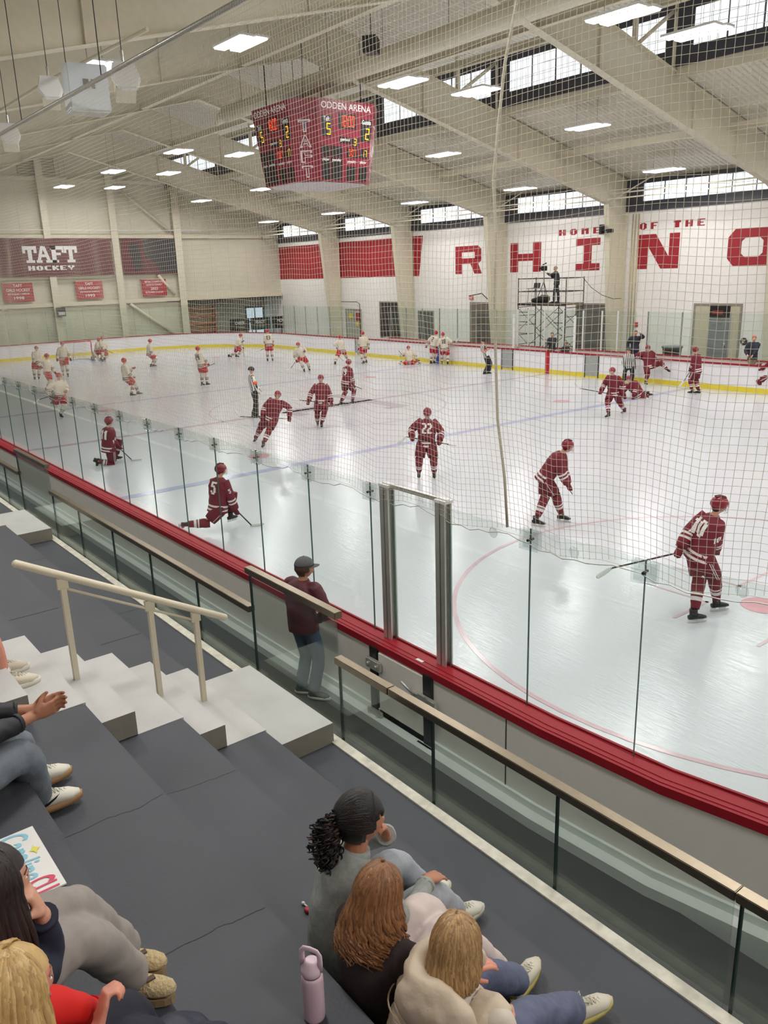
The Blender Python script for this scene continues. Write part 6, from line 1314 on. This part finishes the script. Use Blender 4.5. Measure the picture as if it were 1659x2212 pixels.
b = bmesh.new(); ellip(b, hd+HM @ V((0, -.006, .142)), (.008, .008, .005), HM, 8, 6); obj('button', b, CAPM, co)
# far bench people
def bench(label, x, y, hz_, yaw, topc, panc, hl, hr, s=1.0, seat=False, capc=None, hf=None):
    zf = .25 if not seat else hz_-1.28*s
    ph = (x, y, hz_-.76*s)
    if seat: fl, fr = (x-.1, y-.40, zf+.1), (x+.1, y-.40, zf+.1)
    else: fl, fr = (x-.12, y, .33), (x+.12, y, .33)
    a = math.radians(yaw)
    t, G = civ(label, dict(pel=ph, head=(x, y, hz_), fl=fl, fr=fr, hl=hl, hr=hr, z0=zf if seat else .25), yaw, topc, panc, 'light', s, near=False, puff=.2, hf=hf, kneeL=(math.cos(a), math.sin(a), .3), kneeR=(math.cos(a), math.sin(a), .3), shoe=((30, 30, 32), (30, 30, 32)))
    b = bmesh.new(); ellip(b, G['head']+G['HM'] @ V((0, -.012, .03)), (.088, .108, .105), G['HM'], 14, 10)
    bmesh.ops.delete(b, geom=[f for f in b.faces if (lambda q: q.z < -.01 or (q.y > .05 and q.z < .07))(G['HM'].transposed() @ (f.calc_center_median()-G['head']))], context='FACES')
    o = obj('cap' if capc else 'hair', b, capc or mat('hair_grey', (110, 96, 86), .6), t); o.modifiers.new('s', 'SOLIDIFY').thickness = .006
    return t
NVJ = mat('navy_jacket', (34, 38, 54), .7, amp=.08); KH = mat('khaki_trousers', (140, 126, 106), .8); BJ = mat('dark_jacket', (44, 42, 48), .7)
bm = bmesh.new(); box(bm, 4.2, 14.6, 13.35, 14.05, -.01, .25); tag(obj('bench_platform', bm, RUBBER), 'raised rubber platform behind the far boards on the right', 'platform')
bench('coach in navy jacket holding one hand up to his cap behind the far boards', 4.28, 13.75, 2.03, -50, NVJ, NVJ, (4.62, 13.62, 2.02), (4.05, 13.55, 1.35), hf=(.6, -.7, 0))
bench('coach in navy jacket and khaki trousers with a pale red cap at the far right', 9.7, 13.78, 2.0, -58, NVJ, KH, (9.82, 13.55, 1.38), (9.62, 13.5, 1.40), capc=mat('cap_salmon', (196, 110, 100), .7))
bench('person in black coat sitting at the scorers table below the scaffold', -.92, 14.3, 1.72, -60, BJ, BJ, (-.75, 14.0, 1.05), (-1.05, 14.0, 1.05), .95, seat=True)
bench('smaller seated person low beside the scorers box on the right', -.05, 14.3, 1.30, -70, BJ, BJ, (.1, 14.0, .75), (-.2, 14.0, .75), .8, seat=True)
# scaffold tower with camera crew
SCX0, SCX1, SCY0, SCY1, DZ = -4.4, -1.2, 15.6, 17.0, 3.16
SC = mat('scaffold_dark', (60, 58, 58), .5, .3, amp=.1)
t = thing('scaffold_tower', 'dark tubular scaffold tower with guard rails before the letter I', 'scaffold', (SCX0, SCY0, 0)); W_ = SCX1-SCX0; D_ = SCY1-SCY0
xm = W_/2
for x in (0, xm, W_):
    for y in (0, D_):
        if x == xm: rodo('standard', (x, y, 0), (x, y, 3.1), .028, SC, t)
        else: rodo('standard', (x, y, 0), (x, y, 4.45), .028, SC, t)
for z in (.5, 1.0, 1.5, 2.0, 2.5, 2.95):
    for x in (0, W_): rodo('rung', (x, 0, z), (x, D_, z), .018, SC, t)
for x in (0, W_-.75):
    for z in (.45, .95, 1.6, 2.2, 2.7): rodo('rung', (x, 0, z), (x+.75, 0, z), .02, SC, t)
    rodo('ladder_upright', (x+.7, 0, .3), (x+.7, 0, 2.9), .02, SC, t); 
for z in (3.75, 4.4):
    for y in (0, D_): rodo('guard_rail', (0, y, z), (W_, y, z), .022, SC, t)
    for x in (0, W_): rodo('guard_rail', (x, 0, z), (x, D_, z), .022, SC, t)
for y in (0, D_):
    for z0, z1 in ((.4, 1.6), (1.7, 2.9)):
        for x0, x1 in ((0, xm), (xm, W_)): rodo('cross_brace', (x0, y, z0), (x1, y, z1), .014, SC, t); rodo('cross_brace', (x0, y, z1), (x1, y, z0), .014, SC, t)
boxo('deck', -.03, W_+.03, 0, D_, 3.08, DZ, mat('plank', (120, 104, 84), .8, amp=.2), t); boxo('toe_board', -.03, W_+.03, -.03, -.005, 3.04, 3.18, SC, t)
op, G = civ('camera operator in dark clothes standing on the scaffold deck', dict(pel=(-2.45, 16.35, 4.10), head=(-2.55, 16.35, 4.86), fl=(-2.55, 16.3, DZ+.08), fr=(-2.3, 16.35, DZ+.08), hl=(-2.85, 16.05, 4.66), hr=(-2.75, 16.2, 4.6), z0=DZ), 215, BJ, mat('dark_grey_trousers', (46, 44, 52), .8), 'light', 1.0, near=False, puff=.22, hf=(-.8, -.55, -.1), shoe=((30, 30, 32), (30, 30, 32)))
b = bmesh.new(); ellip(b, G['head']+G['HM'] @ V((0, -.01, .03)), (.09, .11, .11), G['HM'], 14, 10); bmesh.ops.delete(b, geom=[f for f in b.faces if (lambda q: q.z < 0 or (q.y > .05 and q.z < .07))(G['HM'].transposed() @ (f.calc_center_median()-G['head']))], context='FACES'); obj('knit_cap', b, mat('cap_beige', (150, 130, 120), .8), op)
vc = thing('video_camera', 'black video camera on a tripod on the scaffold', 'camera', (-3.0, 16.0, DZ))
boxo('camera_body', -.16, .14, -.09, .09, 1.62, 1.86, BLACK, vc, .02); boxo('lens', -.32, -.16, -.06, .06, 1.68, 1.80, BLACK, vc, .01); rodo('microphone', (-.1, 0, 1.92), (.12, .02, 2.0), .03, BLACK, vc); rodo('column', (0, 0, .9), (0, 0, 1.62), .03, BLACK, vc)
for a in (90, 210, 330): rodo('leg', (0, 0, 1.1), (.42*math.cos(math.radians(a)), .42*math.sin(math.radians(a)), 0), .018, BLACK, vc)
ft = thing('folding_table', 'folding table with an open laptop on the scaffold deck', 'table', (-3.75, 16.2, DZ)); boxo('table_top', -.35, .35, -.3, .3, .72, .75, DSTEEL, ft)
for x in (-.3, .3): 
    for y in (-.25, .25): rodo('leg', (x, y, 0), (x*.8, y, .72), .014, SC, ft)
lp = thing('laptop', 'open black laptop on the table on the scaffold', 'laptop', (-3.75, 16.2, DZ+.75)); boxo('base', -.18, .18, -.12, .12, 0, .02, BLACK, lp); o = boxo('screen', -.18, .18, -.005, .01, 0, .25, BLACK, lp); o.location = (0, .12, .02); o.rotation_euler = (-.25, 0, .3)
bb = thing('equipment_bag', 'dark equipment bag lying on the scaffold deck', 'bag', (-3.3, 16.1, DZ)); bm = bmesh.new(); tube(bm, [V((-.62, .05, .10)), V((-.55, .04, .12)), V((-.2, .05, .15)), V((.15, -.02, .22)), V((.5, .02, .2)), V((.58, .02, .16))], [(.05, .05), (.16, .10), (.2, .14), (.22, .20), (.18, .18), (.06, .06)], 14, ref=(0, 1, 0)); obj('bag_body', bm, mat('bag_dark', (40, 38, 40), .8, amp=.3, bump=.5, bscale=12), bb)
bm = bmesh.new(); tube(bm, [V((-1.2, 16.9, 4.4)), V((-.9, 17.2, 3.9)), V((-.5, 17.6, 3.5)), V((-.1, 18, 3.3)), V((.1, 18.4, 3.3))], .015, 5); tag(obj('hanging_cable', bm, SC), 'thin cable sagging from the scaffold to the column', 'cable')
# ------------------------------------------------------------------ small things near the camera
t = thing('water_bottle', 'pale pink metal water bottle with a looped handle lid', 'bottle', (24.178, -16.755, Z0+3*RH), .5); PB = mat('pale_pink_enamel', (214, 184, 196), .4, amp=.03); PL = mat('pale_pink_plastic', (222, 196, 208), .35, amp=.02)
bm = bmesh.new(); lathe(bm, [(.030, 0), (.036, .003), (.0375, .012), (.038, .16), (.037, .175), (.031, .186)], seg=28); obj('bottle_body', bm, PB, t)
bm = bmesh.new(); lathe(bm, [(.032, .184), (.032, .192)], seg=24); part(obj('steel_collar', bm, STEEL, t), 'thin steel collar')
bm = bmesh.new(); lathe(bm, [(.034, .191), (.036, .196), (.035, .215), (.026, .226), (.024, .238), (.018, .242)], seg=24); ld = obj('lid', bm, PL, t)
bm = bmesh.new(); tube(bm, [V((-.033, 0, .205)), V((-.034, 0, .24)), V((-.033, 0, .27)), V((-.024, 0, .283)), V((0, 0, .286)), V((.024, 0, .283)), V((.033, 0, .27)), V((.034, 0, .24)), V((.033, 0, .205))], [(.0055, .010)]*9, 10, ref=(0, 1, 0)); obj('handle', bm, PL, ld)
t = thing('hand_drawn_sign', 'white cardboard sign with blue handwriting and red letters on the step at left', 'sign', (23.19, -17.30, Z0+4*RH+.006), 0)
# sign corners measured on the tier: right edge from (22.985,-17.30) to (23.40,-17.30)
bm = bmesh.new(); box(bm, -.205, .215, -.50, .0, 0, .006); CB = obj('card', bm, mat('white_card', (232, 230, 226), .7, amp=.02), t)
SBLU = mat('marker_blue', (140, 200, 220), .6, amp=0); SRED = mat('marker_red', (214, 70, 100), .6, amp=0); SYEL = mat('marker_yellow', (226, 220, 90), .6, amp=0)
text('handwriting', 'Caroline', SBLU, (-.20, -.14, .008), (1, 0, 0), (.12, 1, 0), .31, .11, t, .012)
text('lettering', 'CU', SRED, (.125, -.125, .0085), (1, 0, 0), (0, 1, 0), .085, .105, t, .03)
bm = bmesh.new(); bm.faces.new([bm.verts.new(((.012 if k % 2 else .03)*math.cos(k*math.pi/4)-.05, (.010 if k % 2 else .022)*math.sin(k*math.pi/4)-.035, .0085)) for k in range(8)]); obj('star', bm, SYEL, t)
t = thing('earphones', 'small white earphone and red clip lying behind the curly haired woman', 'earphones', (23.39, -16.31, Z0+2*RH)); bm = bmesh.new(); ellip(bm, (0, 0, .008), (.010, .008, .008)); tube(bm, [V((0, 0, .006)), V((.03, .004, .006))], .004, 6); obj('earbud', bm, WHITEM, t); bm = bmesh.new(); ellip(bm, (.05, -.01, .01), (.02, .014, .010)); obj('case', bm, REDP, t)
bpy.data.scenes.remove(TMP)
